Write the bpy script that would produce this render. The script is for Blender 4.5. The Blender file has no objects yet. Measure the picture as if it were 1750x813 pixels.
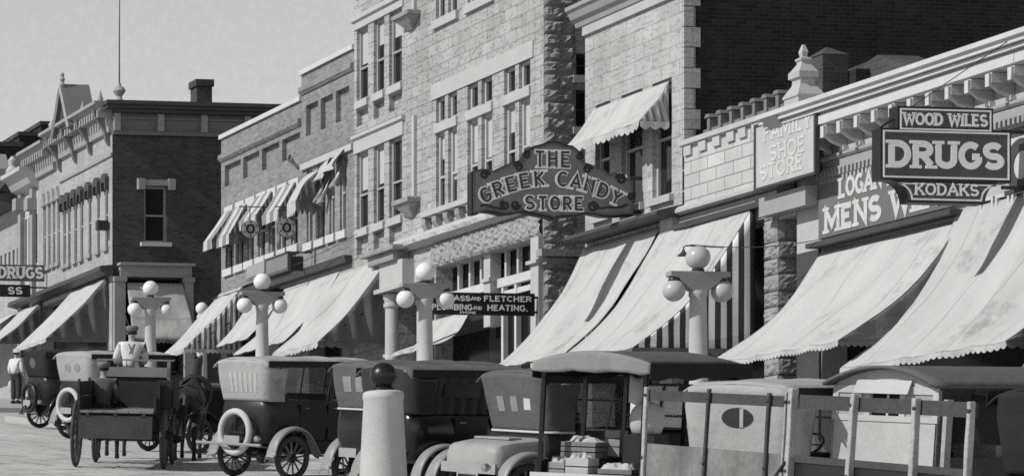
import bpy, math, random
from mathutils import Matrix, Vector, noise as mnoise
random.seed(11)
SC = bpy.context.scene
COL = SC.collection
PI = math.pi
R = math.radians
# ------------------------------------------------------------------ camera model / site survey
FPX, X0PX, HOR, CAMZ = 5000.0, -700.0, 1100.0, 2.4
PHI = R(8.0)
CP, SP = math.cos(PHI), math.sin(PHI)
GRADE = 0.1088                     # the street climbs away from the camera
FX = 29.0                          # building line
KERB = 22.9
def gz(y):
    return GRADE * max(-60.0, min(170.0, y))
def plane_y(px, X):                # distance along the street of a sight line meeting the plane X
    u = (px - X0PX) / FPX
    return X * (CP - u * SP) / (u * CP + SP)
def plane_x(px, Y):
    u = (px - X0PX) / FPX
    return Y * (u * CP + SP) / (CP - u * SP)
def height(py, X, Y):
    return CAMZ + (HOR - py) / FPX * (X * SP + Y * CP)
def A(px, X=FX):
    return -plane_y(px, X)
def B(px, py, X=FX):
    return height(py, X, plane_y(px, X))
def BY(px, py, Y):
    return height(py, plane_x(px, Y), Y)

# ------------------------------------------------------------------ frames and mesh builder
class Fr:
    def __init__(s, o, u, v, n):
        s.o, s.u, s.v, s.n = Vector(o), Vector(u), Vector(v), Vector(n)
    def pt(s, a, b, c):
        return s.o + s.u * a + s.v * b + s.n * c
    def at(s, a, b, c, rot=0.0):   # shifted, rolled copy
        cr, sr = math.cos(rot), math.sin(rot)
        return Fr(s.pt(a, b, c), s.u * cr + s.v * sr, s.v * cr - s.u * sr, s.n)
FAC = Fr((FX, 0, 0), (0, -1, 0), (0, 0, 1), (-1, 0, 0))       # a = -Y, b = Z, c = out over the pavement
IDN = Fr((0, 0, 0), (1, 0, 0), (0, 1, 0), (0, 0, 1))
def SIDE(Y, X=FX):
    return Fr((X, Y, 0), (1, 0, 0), (0, 0, 1), (0, -1, 0))    # a = X-X0, b = Z, c = toward the camera end
def SIGN(X, Y, Z):
    return Fr((X, Y, Z), (1, 0, 0), (0, 0, 1), (0, -1, 0))

ORG = {}
class MB:
    def __init__(s, F=IDN):
        s.v, s.f, s.F = [], [], F
    def p(s, a, b, c):
        s.v.append(s.F.pt(a, b, c)); return len(s.v) - 1
    def poly(s, pts):
        s.f.append([s.p(*q) for q in pts]); return s
    def box(s, a0, a1, b0, b1, c0, c1):
        i = len(s.v)
        for c in (c0, c1):
            for b in (b0, b1):
                for a in (a0, a1):
                    s.p(a, b, c)
        for q in ((0, 2, 3, 1), (4, 5, 7, 6), (0, 1, 5, 4), (2, 6, 7, 3), (0, 4, 6, 2), (1, 3, 7, 5)):
            s.f.append([i + k for k in q])
        return s
    def prism(s, pts, c0, c1):      # outline (a,b), extruded along c
        n = len(pts); i = len(s.v)
        for c in (c0, c1):
            for a, b in pts:
                s.p(a, b, c)
        s.f.append([i + k for k in range(n)][::-1]); s.f.append([i + n + k for k in range(n)])
        for k in range(n):
            l = (k + 1) % n
            s.f.append([i + k, i + l, i + n + l, i + n + k])
        return s
    def sweep(s, pts, a0, a1):      # profile (c,b), extruded along a
        n = len(pts); i = len(s.v)
        for a in (a0, a1):
            for c, b in pts:
                s.p(a, b, c)
        s.f.append([i + k for k in range(n)]); s.f.append([i + n + k for k in range(n)][::-1])
        for k in range(n):
            l = (k + 1) % n
            s.f.append([i + k, i + n + k, i + n + l, i + l])
        return s
    def side(s, pts, b0, b1):       # outline (a,c), extruded along b
        n = len(pts); i = len(s.v)
        for b in (b0, b1):
            for a, c in pts:
                s.p(a, b, c)
        s.f.append([i + k for k in range(n)]); s.f.append([i + n + k for k in range(n)][::-1])
        for k in range(n):
            l = (k + 1) % n
            s.f.append([i + k, i + n + k, i + n + l, i + l])
        return s
    def grid(s, fn, nu, nv, closed=False):
        i = len(s.v)
        for u in range(nu + 1):
            for w in range(nv + 1):
                s.p(*fn(u / nu, w / nv))
        for u in range(nu):
            for w in range(nv):
                k = i + u * (nv + 1) + w
                s.f.append([k, k + 1, k + nv + 2, k + nv + 1])
        return s
    def loft(s, rings, cap=True):
        n = len(rings[0]); i = len(s.v)
        for r in rings:
            for q in r:
                s.p(*q)
        for j in range(len(rings) - 1):
            for k in range(n):
                l = (k + 1) % n
                s.f.append([i + j * n + k, i + j * n + l, i + (j + 1) * n + l, i + (j + 1) * n + k])
        if cap:
            s.f.append([i + k for k in range(n)][::-1])
            s.f.append([i + (len(rings) - 1) * n + k for k in range(n)])
        return s
    def tube(s, pts, r, seg=8, closed=False):
        P = [Vector(q) for q in pts]; n = len(P)
        rr = r if isinstance(r, (list, tuple)) else [r] * n
        rings = []
        ref = None
        for k in range(n):
            if closed:
                t = P[(k + 1) % n] - P[k - 1]
            else:
                t = P[min(k + 1, n - 1)] - P[max(k - 1, 0)]
            t.normalize()
            if ref is None:
                ref = Vector((0, 0, 1)) if abs(t.z) < .9 else Vector((1, 0, 0))
            x = ref - t * ref.dot(t)
            if x.length < 1e-4:
                x = t.orthogonal()
            x.normalize(); y = t.cross(x); ref = x
            rings.append([tuple(P[k] + x * math.cos(2 * PI * j / seg) * rr[k] + y * math.sin(2 * PI * j / seg) * rr[k]) for j in range(seg)])
        if closed:
            s.loft(rings + [rings[0]], cap=False)
        else:
            s.loft(rings)
        return s
    def lathe(s, prof, o=(0, 0, 0), seg=20, axis=2):
        rings = []
        for r, h in prof:
            ring = []
            for k in range(seg):
                t = 2 * PI * k / seg
                q = [r * math.cos(t), r * math.sin(t)]
                q.insert(axis, h)
                ring.append((q[0] + o[0], q[1] + o[1], q[2] + o[2]))
            rings.append(ring)
        s.loft(rings); return s
    def ball(s, o, r, seg=18, n=10, sq=1.0):
        prof = [(max(.0004, r * math.sin(PI * k / n)), -r * sq * math.cos(PI * k / n)) for k in range(n + 1)]
        s.lathe(prof, o, seg); return s
    def torus(s, o, Rr, r, axis=2, seg=32, sg=10):
        pts = []
        for k in range(seg):
            t = 2 * PI * k / seg
            q = [Rr * math.cos(t), Rr * math.sin(t)]; q.insert(axis, 0)
            pts.append((q[0] + o[0], q[1] + o[1], q[2] + o[2]))
        s.tube(pts, r, sg, closed=True); return s
    def build(s, name, m, parent=None, smooth=False, bevel=0, label=None, solid=0):
        org = ORG.get(parent.name, Vector((0, 0, 0))) if parent else Vector((0, 0, 0))
        me = bpy.data.meshes.new(name)
        me.from_pydata([v - org for v in s.v], [], s.f)
        me.update()
        import bmesh
        bm = bmesh.new(); bm.from_mesh(me)
        bmesh.ops.recalc_face_normals(bm, faces=bm.faces)
        bm.to_mesh(me); bm.free()
        o = bpy.data.objects.new(name, me); COL.objects.link(o)
        me.materials.append(m)
        if smooth:
            for q in me.polygons:
                q.use_smooth = True
            me.set_sharp_from_angle(angle=R(smooth if smooth > 1 else 38))
        if solid:
            k = o.modifiers.new('Solidify', 'SOLIDIFY'); k.thickness = solid
        if bevel:
            k = o.modifiers.new('Bevel', 'BEVEL'); k.width = bevel; k.segments = 2; k.limit_method = 'ANGLE'; k.angle_limit = R(40)
        if parent:
            o.parent = parent
            ORG[o.name] = org
        if label:
            o['label'] = label
        return o
def tag(o, label=None, cat=None, group=None, kind=None):
    if label: o['label'] = label
    if cat: o['category'] = cat
    if group: o['group'] = group
    if kind: o['kind'] = kind
    return o
def thing(name, label, cat, loc=(0, 0, 0), group=None, local=False):
    o = bpy.data.objects.new(name, None); COL.objects.link(o)
    o.location = loc; o.empty_display_size = .3
    ORG[o.name] = Vector((0, 0, 0)) if local else Vector(loc)
    return tag(o, label, cat, group)
def copy_tree(o, parent=None):
    c = o.copy(); COL.objects.link(c); c.parent = parent
    for ch in o.children:
        copy_tree(ch, c)
    return c
def orient(o, X, Y, theta, lift=0.0):   # stand a vehicle (x forward, y left, z up) on the climbing street
    up = Vector((0, -GRADE, 1)).normalized()
    f = Vector((math.sin(theta), math.cos(theta), 0)); f = (f - up * f.dot(up)).normalized()
    l = up.cross(f)
    M = Matrix((f, l, up)).transposed()
    o.rotation_euler = M.to_euler()
    o.location = (X, Y, gz(Y) + lift)

# ------------------------------------------------------------------ procedural materials (the place is seen in black and white)
def nd(nt, t, **kw):
    n = nt.nodes.new(t)
    for k, v in kw.items():
        setattr(n, k, v)
    return n
def mth(nt, op, a, b=None, c=None):
    n = nt.nodes.new('ShaderNodeMath'); n.operation = op
    for i, q in enumerate((a, b, c)):
        if q is None: continue
        if isinstance(q, (int, float)): n.inputs[i].default_value = q
        else: nt.links.new(q, n.inputs[i])
    return n.outputs[0]
MATS = {}
def base_mat(name):
    m = bpy.data.materials.new(name); m.use_nodes = True
    nt = m.node_tree; nt.nodes.clear()
    out = nd(nt, 'ShaderNodeOutputMaterial'); b = nd(nt, 'ShaderNodeBsdfPrincipled')
    nt.links.new(b.outputs[0], out.inputs[0])
    return m, nt, b
def noise(nt, vec, scale, det=4, rough=.6):
    n = nd(nt, 'ShaderNodeTexNoise'); n.inputs['Scale'].default_value = scale
    n.inputs['Detail'].default_value = det; n.inputs['Roughness'].default_value = rough
    nt.links.new(vec, n.inputs['Vector']); return n.outputs['Fac']
def set_gray(nt, b, fac):
    c = nd(nt, 'ShaderNodeCombineColor')
    for k in range(3): nt.links.new(fac, c.inputs[k])
    nt.links.new(c.outputs[0], b.inputs['Base Color'])
def mottled(nt, g, vec, var, vs, fine, fs):
    n1 = noise(nt, vec, vs, 5, .65); n2 = noise(nt, vec, fs, 3, .7)
    t = mth(nt, 'MULTIPLY_ADD', n1, 2 * var, 1 - var)
    t2 = mth(nt, 'MULTIPLY_ADD', n2, 2 * fine, 1 - fine)
    t = mth(nt, 'MULTIPLY', t, t2)
    return mth(nt, 'MULTIPLY', t, g), n1, n2
def bumped(nt, b, h, strength, dist=.02):
    bp = nd(nt, 'ShaderNodeBump'); bp.inputs['Strength'].default_value = strength
    bp.inputs['Distance'].default_value = dist
    nt.links.new(h, bp.inputs['Height']); nt.links.new(bp.outputs[0], b.inputs['Normal'])
def mat(name, g, rough=.8, var=.18, vs=2.5, fine=.12, fs=45, bump=0, metal=0, spec=.3, coat=0):
    if name in MATS: return MATS[name]
    m, nt, b = base_mat(name)
    tc = nd(nt, 'ShaderNodeTexCoord').outputs['Object']
    g_, n1, n2 = mottled(nt, g, tc, var, vs, fine, fs)
    set_gray(nt, b, g_)
    b.inputs['Roughness'].default_value = rough; b.inputs['Metallic'].default_value = metal
    b.inputs['Specular IOR Level'].default_value = spec
    if coat: b.inputs['Coat Weight'].default_value = coat
    if bump: bumped(nt, b, n2, bump)
    MATS[name] = m; return m
def wall_vec(nt):
    p = nd(nt, 'ShaderNodeNewGeometry').outputs['Position']
    s = nd(nt, 'ShaderNodeSeparateXYZ'); nt.links.new(p, s.inputs[0])
    u = mth(nt, 'ADD', s.outputs[0], s.outputs[1])
    c = nd(nt, 'ShaderNodeCombineXYZ'); nt.links.new(u, c.inputs[0]); nt.links.new(s.outputs[2], c.inputs[1])
    return p, c.outputs[0], s
def masonry(name, g, gm, bw, bh, mortar=.012, var=.25, vs=.8, fine=.2, fs=30, block=.25, bump=.4, rockbump=0, rockscale=6, rough=.9, pits=0):
    if name in MATS: return MATS[name]
    m, nt, b = base_mat(name)
    p, w, sxyz = wall_vec(nt)
    # slightly wavering courses
    wob = noise(nt, p, 1.3, 2); 
    t = nd(nt, 'ShaderNodeTexBrick')
    t.inputs['Scale'].default_value = 1.0; t.inputs['Brick Width'].default_value = bw; t.inputs['Row Height'].default_value = bh
    t.inputs['Mortar Size'].default_value = mortar; t.inputs['Mortar Smooth'].default_value = .3
    t.inputs['Color1'].default_value = (1 - block,) * 3 + (1,); t.inputs['Color2'].default_value = (1 + block,) * 3 + (1,)
    t.inputs['Mortar'].default_value = (gm / g,) * 3 + (1,); t.offset = .5
    nt.links.new(w, t.inputs['Vector'])
    bwn = nd(nt, 'ShaderNodeRGBToBW'); nt.links.new(t.outputs['Color'], bwn.inputs[0])
    g_, n1, n2 = mottled(nt, g, p, var, vs, fine, fs)
    val = mth(nt, 'MULTIPLY', g_, bwn.outputs[0])
    ms = nd(nt, 'ShaderNodeMapping'); ms.inputs['Scale'].default_value = (1.5, .13, 1); nt.links.new(w, ms.inputs[0])     # soot and water streaks, patched courses
    val = mth(nt, 'MULTIPLY', val, mth(nt, 'MULTIPLY_ADD', noise(nt, ms.outputs[0], 1.0, 5, .6), .7, .66))
    mq = nd(nt, 'ShaderNodeMapping'); mq.inputs['Scale'].default_value = (.25, 1.1, 1); nt.links.new(w, mq.inputs[0])
    val = mth(nt, 'MULTIPLY', val, mth(nt, 'MULTIPLY_ADD', noise(nt, mq.outputs[0], 1.0, 3, .55), .5, .76))
    if pits:
        mp = nd(nt, 'ShaderNodeMapping'); mp.inputs['Scale'].default_value = (.55, 1.9, 1); nt.links.new(w, mp.inputs[0])
        n3 = noise(nt, mp.outputs[0], 8, 3, .6)
        k = mth(nt, 'SMOOTH_MIN', mth(nt, 'MULTIPLY_ADD', n3, 7.0, -2.1), 1.0, .2)
        k = mth(nt, 'MAXIMUM', k, 1 - pits)
        val = mth(nt, 'MULTIPLY', val, k)
    set_gray(nt, b, val)
    b.inputs['Roughness'].default_value = rough; b.inputs['Specular IOR Level'].default_value = .2
    h = mth(nt, 'SUBTRACT', 1.0, t.outputs['Fac'])
    if rockbump:
        n4 = noise(nt, p, rockscale, 6, .7)
        h = mth(nt, 'MULTIPLY_ADD', n4, rockbump, h)
    else:
        h = mth(nt, 'MULTIPLY_ADD', n2, .4, h)
    bumped(nt, b, h, bump, .03)
    MATS[name] = m; return m
def striped(name, g1, g2, period, axis, skew=0.0, var=.12):
    m, nt, b = base_mat(name)
    tc = nd(nt, 'ShaderNodeTexCoord').outputs['Object']
    s = nd(nt, 'ShaderNodeSeparateXYZ'); nt.links.new(tc, s.inputs[0])
    q = s.outputs[axis]
    if skew: q = mth(nt, 'MULTIPLY_ADD', s.outputs[2], skew, q)
    q = mth(nt, 'FRACT', mth(nt, 'MULTIPLY', q, 1 / period))
    k = mth(nt, 'GREATER_THAN', q, .5)
    g_, n1, n2 = mottled(nt, 1.0, tc, var, 2.0, .12, 50)
    v = mth(nt, 'MULTIPLY', mth(nt, 'MULTIPLY_ADD', k, g2 - g1, g1), g_)
    set_gray(nt, b, v); b.inputs['Roughness'].default_value = .9; b.inputs['Specular IOR Level'].default_value = .1
    MATS[name] = m; return m
def canvas(name, g, var=.12, stain=.25, seam=0):
    if name in MATS: return MATS[name]
    m, nt, b = base_mat(name)
    tc = nd(nt, 'ShaderNodeTexCoord').outputs['Object']
    g_, n1, n2 = mottled(nt, g, tc, var, 1.1, .16, 42)
    n3 = noise(nt, tc, .9, 7, .72)
    k = mth(nt, 'MINIMUM', mth(nt, 'MULTIPLY_ADD', n3, 3.4, -.45), 1.0)
    k = mth(nt, 'MAXIMUM', k, 1 - stain)
    v = mth(nt, 'MULTIPLY', g_, k)
    h = noise(nt, tc, 3.2, 5, .55)
    if seam:
        sp = nd(nt, 'ShaderNodeSeparateXYZ'); nt.links.new(tc, sp.inputs[0])
        # rain streaks down the slope, stitched seams between the widths of cloth
        mp = nd(nt, 'ShaderNodeMapping'); mp.inputs['Scale'].default_value = (.5, 3.2, .5); nt.links.new(tc, mp.inputs[0])
        st = noise(nt, mp.outputs[0], 1.0, 5, .6)
        v = mth(nt, 'MULTIPLY', v, mth(nt, 'MULTIPLY_ADD', st, .24, .88))
        wob = mth(nt, 'MULTIPLY_ADD', noise(nt, tc, .8, 2), .12, sp.outputs[1])
        fr = mth(nt, 'ABSOLUTE', mth(nt, 'SUBTRACT', mth(nt, 'FRACT', mth(nt, 'MULTIPLY', wob, 1 / seam)), .5))
        ln = mth(nt, 'LESS_THAN', fr, .018)
        v = mth(nt, 'MULTIPLY', v, mth(nt, 'MULTIPLY_ADD', ln, -.2, 1.0))
        h = mth(nt, 'ADD', h, mth(nt, 'MULTIPLY_ADD', st, .5, mth(nt, 'MULTIPLY', ln, .25)))
    set_gray(nt, b, v)
    b.inputs['Roughness'].default_value = .95; b.inputs['Specular IOR Level'].default_value = .08
    bumped(nt, b, h, .5, .06)
    MATS[name] = m; return m
def glass(name='window_glass', g=.015, rough=.06):
    if name in MATS: return MATS[name]
    m, nt, b = base_mat(name)
    p = nd(nt, 'ShaderNodeNewGeometry').outputs['Position']
    g_, n1, n2 = mottled(nt, g, p, .6, 1.2, .1, 20)
    set_gray(nt, b, g_); b.inputs['Roughness'].default_value = rough; b.inputs['Specular IOR Level'].default_value = .5
    bumped(nt, b, n1, .04, .05)
    MATS[name] = m; return m
def clear_glass(name='clear_glass', alpha=.22):
    m, nt, b = base_mat(name)
    b.inputs['Base Color'].default_value = (.3, .3, .3, 1); b.inputs['Roughness'].default_value = .08
    b.inputs['Alpha'].default_value = alpha
    MATS[name] = m; return m

M_STONE = masonry('rock_faced_ashlar', .35, .24, .58, .26, .012, var=.18, vs=.6, fine=.30, fs=13, block=.10, bump=.6, rockbump=1.5, rockscale=6, pits=.34)
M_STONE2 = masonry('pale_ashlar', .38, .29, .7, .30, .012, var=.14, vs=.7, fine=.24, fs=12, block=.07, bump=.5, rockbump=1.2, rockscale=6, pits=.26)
M_STONE3 = masonry('smooth_block_stone', .42, .2, .62, .25, .012, var=.12, vs=.8, fine=.12, fs=25, block=.07, bump=.6, rockbump=.4, rockscale=8)
M_ROCK = mat('rough_rock', .27, .95, .45, 3, .4, 14, .9)
M_TRIMSTONE = mat('dressed_stone', .42, .85, .18, 2, .15, 30, .3)
M_BRICK = masonry('mid_brick', .2, .26, .22, .075, .01, var=.2, vs=.9, fine=.22, fs=22, block=.22, bump=.5)
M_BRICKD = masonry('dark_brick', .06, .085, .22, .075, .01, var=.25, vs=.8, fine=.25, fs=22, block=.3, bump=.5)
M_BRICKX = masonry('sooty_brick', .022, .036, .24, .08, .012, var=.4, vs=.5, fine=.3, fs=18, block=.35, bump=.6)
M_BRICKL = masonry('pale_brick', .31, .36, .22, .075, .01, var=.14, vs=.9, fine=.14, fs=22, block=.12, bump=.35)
M_ROOF = mat('tar_roof', .05, .9)
M_WHITE = mat('white_paint', .52, .6, .18, 2, .14, 30, .1)
M_CREAM = mat('pale_paint', .40, .65, .2, 2, .16, 30, .1)
M_GREYP = mat('grey_paint', .3, .65, .18, 2, .1, 40)
M_DKPAINT = mat('dark_paint', .06, .55, .3, 2, .15, 40)
M_BLACK = mat('black_paint', .018, .4, .3, 3, .15, 50)
M_DARK = mat('shop_interior', .012, .9)
M_GLASS = glass()
M_SHOPGLASS = glass('shop_glass', .012, .12)
M_SHOPGLASS.node_tree.nodes['Principled BSDF'].inputs['Specular IOR Level'].default_value = .18
M_CLEAR = clear_glass()
M_IRON = mat('cast_iron', .03, .5, .3, 3, .2, 40, .1, 0, .4)
M_CONC = mat('concrete', .46, .9, .24, 3.0, .10, 40, .15)
M_GLOBE = mat('opal_glass', .72, .3, .12, 3, .05, 30, 0, 0, .4)
M_CANVAS = canvas('awning_canvas', .44, .1, .2, .95)
M_CANVAS2 = canvas('awning_canvas_aged', .42, .16, .35, 1.1)
M_CANVASD = canvas('awning_canvas_dark', .13, .25, .5)  # grey cloth; on side panels its dark tone also paints in their shade
M_SHADE = mat('window_blind', .42, .9, .1, 2, .05, 30)

# ------------------------------------------------------------------ pieces of buildings
def wallgrid(mb, F, a0, a1, b0, b1, ops, d):
    old = mb.F; mb.F = F
    aa = sorted({a0, a1, *[o[0] for o in ops], *[o[1] for o in ops]})
    bb = sorted({b0, b1, *[o[2] for o in ops], *[o[3] for o in ops]})
    aa = [q for q in aa if a0 <= q <= a1]; bb = [q for q in bb if b0 <= q <= b1]
    for i in range(len(aa) - 1):
        for j in range(len(bb) - 1):
            ca, cb = (aa[i] + aa[i + 1]) / 2, (bb[j] + bb[j + 1]) / 2
            if any(o[0] < ca < o[1] and o[2] < cb < o[3] for o in ops): continue
            mb.poly([(aa[i], bb[j], 0), (aa[i + 1], bb[j], 0), (aa[i + 1], bb[j + 1], 0), (aa[i], bb[j + 1], 0)])
    for o in ops:
        p0, p1, q0, q1 = o[:4]; dd = o[4] if len(o) > 4 else d
        mb.poly([(p0, q0, 0), (p0, q1, 0), (p0, q1, -dd), (p0, q0, -dd)])
        mb.poly([(p1, q0, 0), (p1, q0, -dd), (p1, q1, -dd), (p1, q1, 0)])
        mb.poly([(p0, q1, 0), (p1, q1, 0), (p1, q1, -dd), (p0, q1, -dd)])
        mb.poly([(p0, q0, 0), (p0, q0, -dd), (p1, q0, -dd), (p1, q0, 0)])
        if len(o) > 5:     # blind panel: brick at the back
            mb.poly([(p0, q0, -dd), (p1, q0, -dd), (p1, q1, -dd), (p0, q1, -dd)])
    mb.F = old
def window(root, F, a0, a1, b0, b1, d=.22, m=None, rail=.5, mull=0, fw=.06, blind=0, name='window', glassm=None):
    m = m or M_CREAM
    w = MB(F); c0, c1 = -d - .02, -d + .05
    w.box(a0, a0 + fw, b0, b1, c0, c1); w.box(a1 - fw, a1, b0, b1, c0, c1)
    w.box(a0 + fw, a1 - fw, b1 - fw, b1, c0, c1); w.box(a0 + fw, a1 - fw, b0, b0 + fw, c0, c1)
    if rail: 
        k = b0 + (b1 - b0) * rail
        w.box(a0 + fw, a1 - fw, k - .025, k + .025, c0 + .005, c1 + .01)
    for i in range(mull):
        k = a0 + (a1 - a0) * (i + 1) / (mull + 1)
        w.box(k - .03, k + .03, b0 + fw, b1 - fw, c0 + .003, c1 - .004)
    o = w.build(name, m, root)
    g = MB(F); g.poly([(a0 + .01, b0 + .01, -d - .012), (a1 - .01, b0 + .01, -d - .012), (a1 - .01, b1 - .01, -d - .012), (a0 + .01, b1 - .01, -d - .012)])
    g.build('pane', glassm or M_GLASS, o)
    if blind:
        s = MB(F); k = b1 - fw - (b1 - b0) * blind
        s.box(a0 + fw + .005, a1 - fw - .005, k, b1 - fw - .002, -d - .008, -d - .002)
        s.build('blind', M_SHADE, o)
    return o
def solid(root, m, F, a0, a1, D, zb, zt, ops=(), sops=(), d=.25, name='wall', left=True, c0=0):
    w = MB()
    wallgrid(w, F, a0, a1, zb, zt, list(ops), d)
    S = Fr(F.pt(a1, 0, 0), -F.n, F.v, F.u)
    wallgrid(w, S, 0, D, zb, zt, list(sops), d)
    w.F = F
    w.poly([(a0, zb, 0), (a0, zt, 0), (a0, zt, -D), (a0, zb, -D)])
    w.poly([(a0, zb, -D), (a0, zt, -D), (a1, zt, -D), (a1, zb, -D)])
    w.build(name, m, root)
    r = MB(F); r.box(a0 + .02, a1 - .02, zt - .5, zt - .35, -D + .02, -.25)
    # parapet back
    r.box(a0 + .02, a1 - .02, zt - .36, zt - .001, -.26, -.02)
    r.build('roof', M_ROOF, root)
    return S
def bbase(a0, a1):
    y = -(a0 + a1) / 2
    return (FX, y, gz(y))

# ------------------------------------------------------------------ lettering: strokes in a unit box
def arc(cx, cy, rx, ry, t0, t1, n=9):
    return [(cx + rx * math.cos(R(t0 + (t1 - t0) * k / n)), cy + ry * math.sin(R(t0 + (t1 - t0) * k / n))) for k in range(n + 1)]
GL = {
 'A': (.72, [[(.02, 0), (.36, 1), (.70, 0)], [(.15, .33), (.57, .33)]]),
 'B': (.62, [[(.08, 0), (.08, 1)], [(.08, 1)] + arc(.32, .76, .24, .24, 90, -90) + [(.08, .52)], [(.08, .52)] + arc(.32, .26, .27, .26, 90, -90) + [(.08, 0)]]),
 'C': (.66, [arc(.36, .5, .31, .5, 48, 312, 16)]),
 'D': (.68, [[(.08, 0), (.08, 1)], [(.08, 1)] + arc(.27, .5, .35, .5, 90, -90, 14) + [(.08, 0)]]),
 'E': (.58, [[(.08, 0), (.08, 1)], [(.08, 1), (.54, 1)], [(.08, .52), (.44, .52)], [(.08, 0), (.56, 0)]]),
 'F': (.55, [[(.08, 0), (.08, 1)], [(.08, 1), (.53, 1)], [(.08, .52), (.42, .52)]]),
 'G': (.70, [arc(.36, .5, .31, .5, 48, 330, 17) + [(.64, .45)], [(.42, .45), (.66, .45)]]),
 'H': (.68, [[(.08, 0), (.08, 1)], [(.60, 0), (.60, 1)], [(.08, .52), (.60, .52)]]),
 'I': (.22, [[(.11, 0), (.11, 1)]]),
 'K': (.66, [[(.08, 0), (.08, 1)], [(.60, 1), (.08, .40)], [(.24, .58), (.62, 0)]]),
 'L': (.55, [[(.08, 0), (.08, 1)], [(.08, 0), (.53, 0)]]),
 'M': (.84, [[(.08, 0), (.08, 1), (.42, .22), (.76, 1), (.76, 0)]]),
 'N': (.70, [[(.08, 0), (.08, 1), (.62, 0), (.62, 1)]]),
 'O': (.72, [arc(.36, .5, .32, .5, 90, 450, 22)]),
 'P': (.60, [[(.08, 0), (.08, 1)], [(.08, 1)] + arc(.30, .74, .26, .26, 90, -90) + [(.08, .48)]]),
 'R': (.64, [[(.08, 0), (.08, 1)], [(.08, 1)] + arc(.31, .74, .25, .26, 90, -90) + [(.08, .48)], [(.30, .48), (.60, 0)]]),
 'S': (.60, [arc(.30, .74, .24, .26, 30, 270, 12) + arc(.30, .25, .26, .25, 90, -150, 12)[1:]]),
 'T': (.62, [[(.31, 0), (.31, 1)], [(.02, 1), (.60, 1)]]),
 'U': (.68, [[(.08, 1), (.08, .32)] + arc(.34, .30, .26, .30, 180, 360, 10) + [(.60, 1)]]),
 'W': (.94, [[(.02, 1), (.24, 0), (.47, .8), (.70, 0), (.92, 1)]]),
 'Y': (.68, [[(.02, 1), (.34, .48), (.66, 1)], [(.34, .48), (.34, 0)]]),
 'V': (.68, [[(.02, 1), (.34, 0), (.66, 1)]]),
 '.': (.22, [[(.11, 0), (.11, .1)]]),
 '"': (.25, [[(.06, .72), (.1, 1)], [(.18, .72), (.22, 1)]]),
 ' ': (.36, []),
 '-': (.4, [[(.05, .5), (.35, .5)]]),
}
SERIF = {'A': [(.02, 0), (.70, 0)], 'B': [(.08, 0), (.08, 1)], 'D': [(.08, 0), (.08, 1)], 'E': [(.08, 0), (.08, 1)], 'F': [(.08, 0)],
         'H': [(.08, 0), (.08, 1), (.6, 0), (.6, 1)], 'I': [(.11, 0), (.11, 1)], 'K': [(.08, 0), (.08, 1), (.62, 0), (.60, 1)],
         'L': [(.08, 0), (.08, 1)], 'M': [(.08, 0), (.76, 0), (.08, 1), (.76, 1)], 'N': [(.08, 0), (.08, 1), (.62, 1)], 'P': [(.08, 0)],
         'R': [(.08, 0), (.08, 1), (.60, 0)], 'T': [(.31, 0)], 'U': [(.08, 1), (.60, 1)], 'W': [(.02, 1), (.92, 1), (.47, .8)], 'Y': [(.02, 1), (.66, 1), (.34, 0)]}
def ribbon(mb, pts, t, c0, c1):
    n = len(pts)
    closed = n > 3 and math.hypot(pts[0][0] - pts[-1][0], pts[0][1] - pts[-1][1]) < 1e-6
    P = [Vector((q[0], q[1])) for q in pts]
    L, Rr = [], []
    for k in range(n):
        if closed:
            d0 = P[k] - P[k - 1 if k else n - 2]; d1 = P[k + 1 if k < n - 1 else 1] - P[k]
        else:
            d0 = P[k] - P[k - 1] if k else P[1] - P[0]
            d1 = P[k + 1] - P[k] if k < n - 1 else P[k] - P[k - 1]
        d0.normalize(); d1.normalize()
        n0 = Vector((-d0.y, d0.x)); n1 = Vector((-d1.y, d1.x))
        m = n0 + n1
        if m.length < .3: m = n0
        m.normalize(); sc = min(1 / max(.45, m.dot(n0)), 2.2)
        L.append(P[k] + m * t / 2 * sc); Rr.append(P[k] - m * t / 2 * sc)
    i = len(mb.v)
    for k in range(n):
        for q in (L[k], Rr[k]):
            mb.p(q.x, q.y, c1); mb.p(q.x, q.y, c0)
    for k in range(n - 1):
        j = i + 4 * k
        mb.f.append([j, j + 2, j + 6, j + 4]); mb.f.append([j, j + 4, j + 5, j + 1]); mb.f.append([j + 2, j + 3, j + 7, j + 6])
    if not closed:
        mb.f.append([i, i + 1, i + 3, i + 2]); j = i + 4 * (n - 1); mb.f.append([j, j + 2, j + 3, j + 1])
def glyph(mb, ch, a, b, w, h, t, serif=0, c0=0, c1=.006, slant=0):
    adv, strokes = GL[ch]
    # unit box keeps the stroke inside: inset by t/2
    sx = w / adv
    def tr(q):
        yy = b + t / 2 + q[1] * (h - t)
        return (a + q[0] * sx + slant * (yy - b), yy)
    k = 0
    for s in strokes:
        pts = [tr(q) for q in s]
        if len(s) == 2 and abs(s[0][0] - s[1][0]) < 1e-6:      # upright: run out to the full height
            pts = [(pts[0][0], pts[0][1] - (t / 2 if s[0][1] == 0 else 0)), (pts[1][0], pts[1][1] + (t / 2 if s[1][1] == 1 else 0))]
        ribbon(mb, pts, t, c0, c1 + k * .0006); k += 1
    if serif:
        for q in SERIF.get(ch, []):
            x, y = tr(q); y = y - t / 2 + serif / 2 if q[1] < .5 else y + t / 2 - serif / 2
            ribbon(mb, [(x - t * .95, y), (x + t * .95, y)], serif, c0, c1 + k * .0006); k += 1
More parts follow.
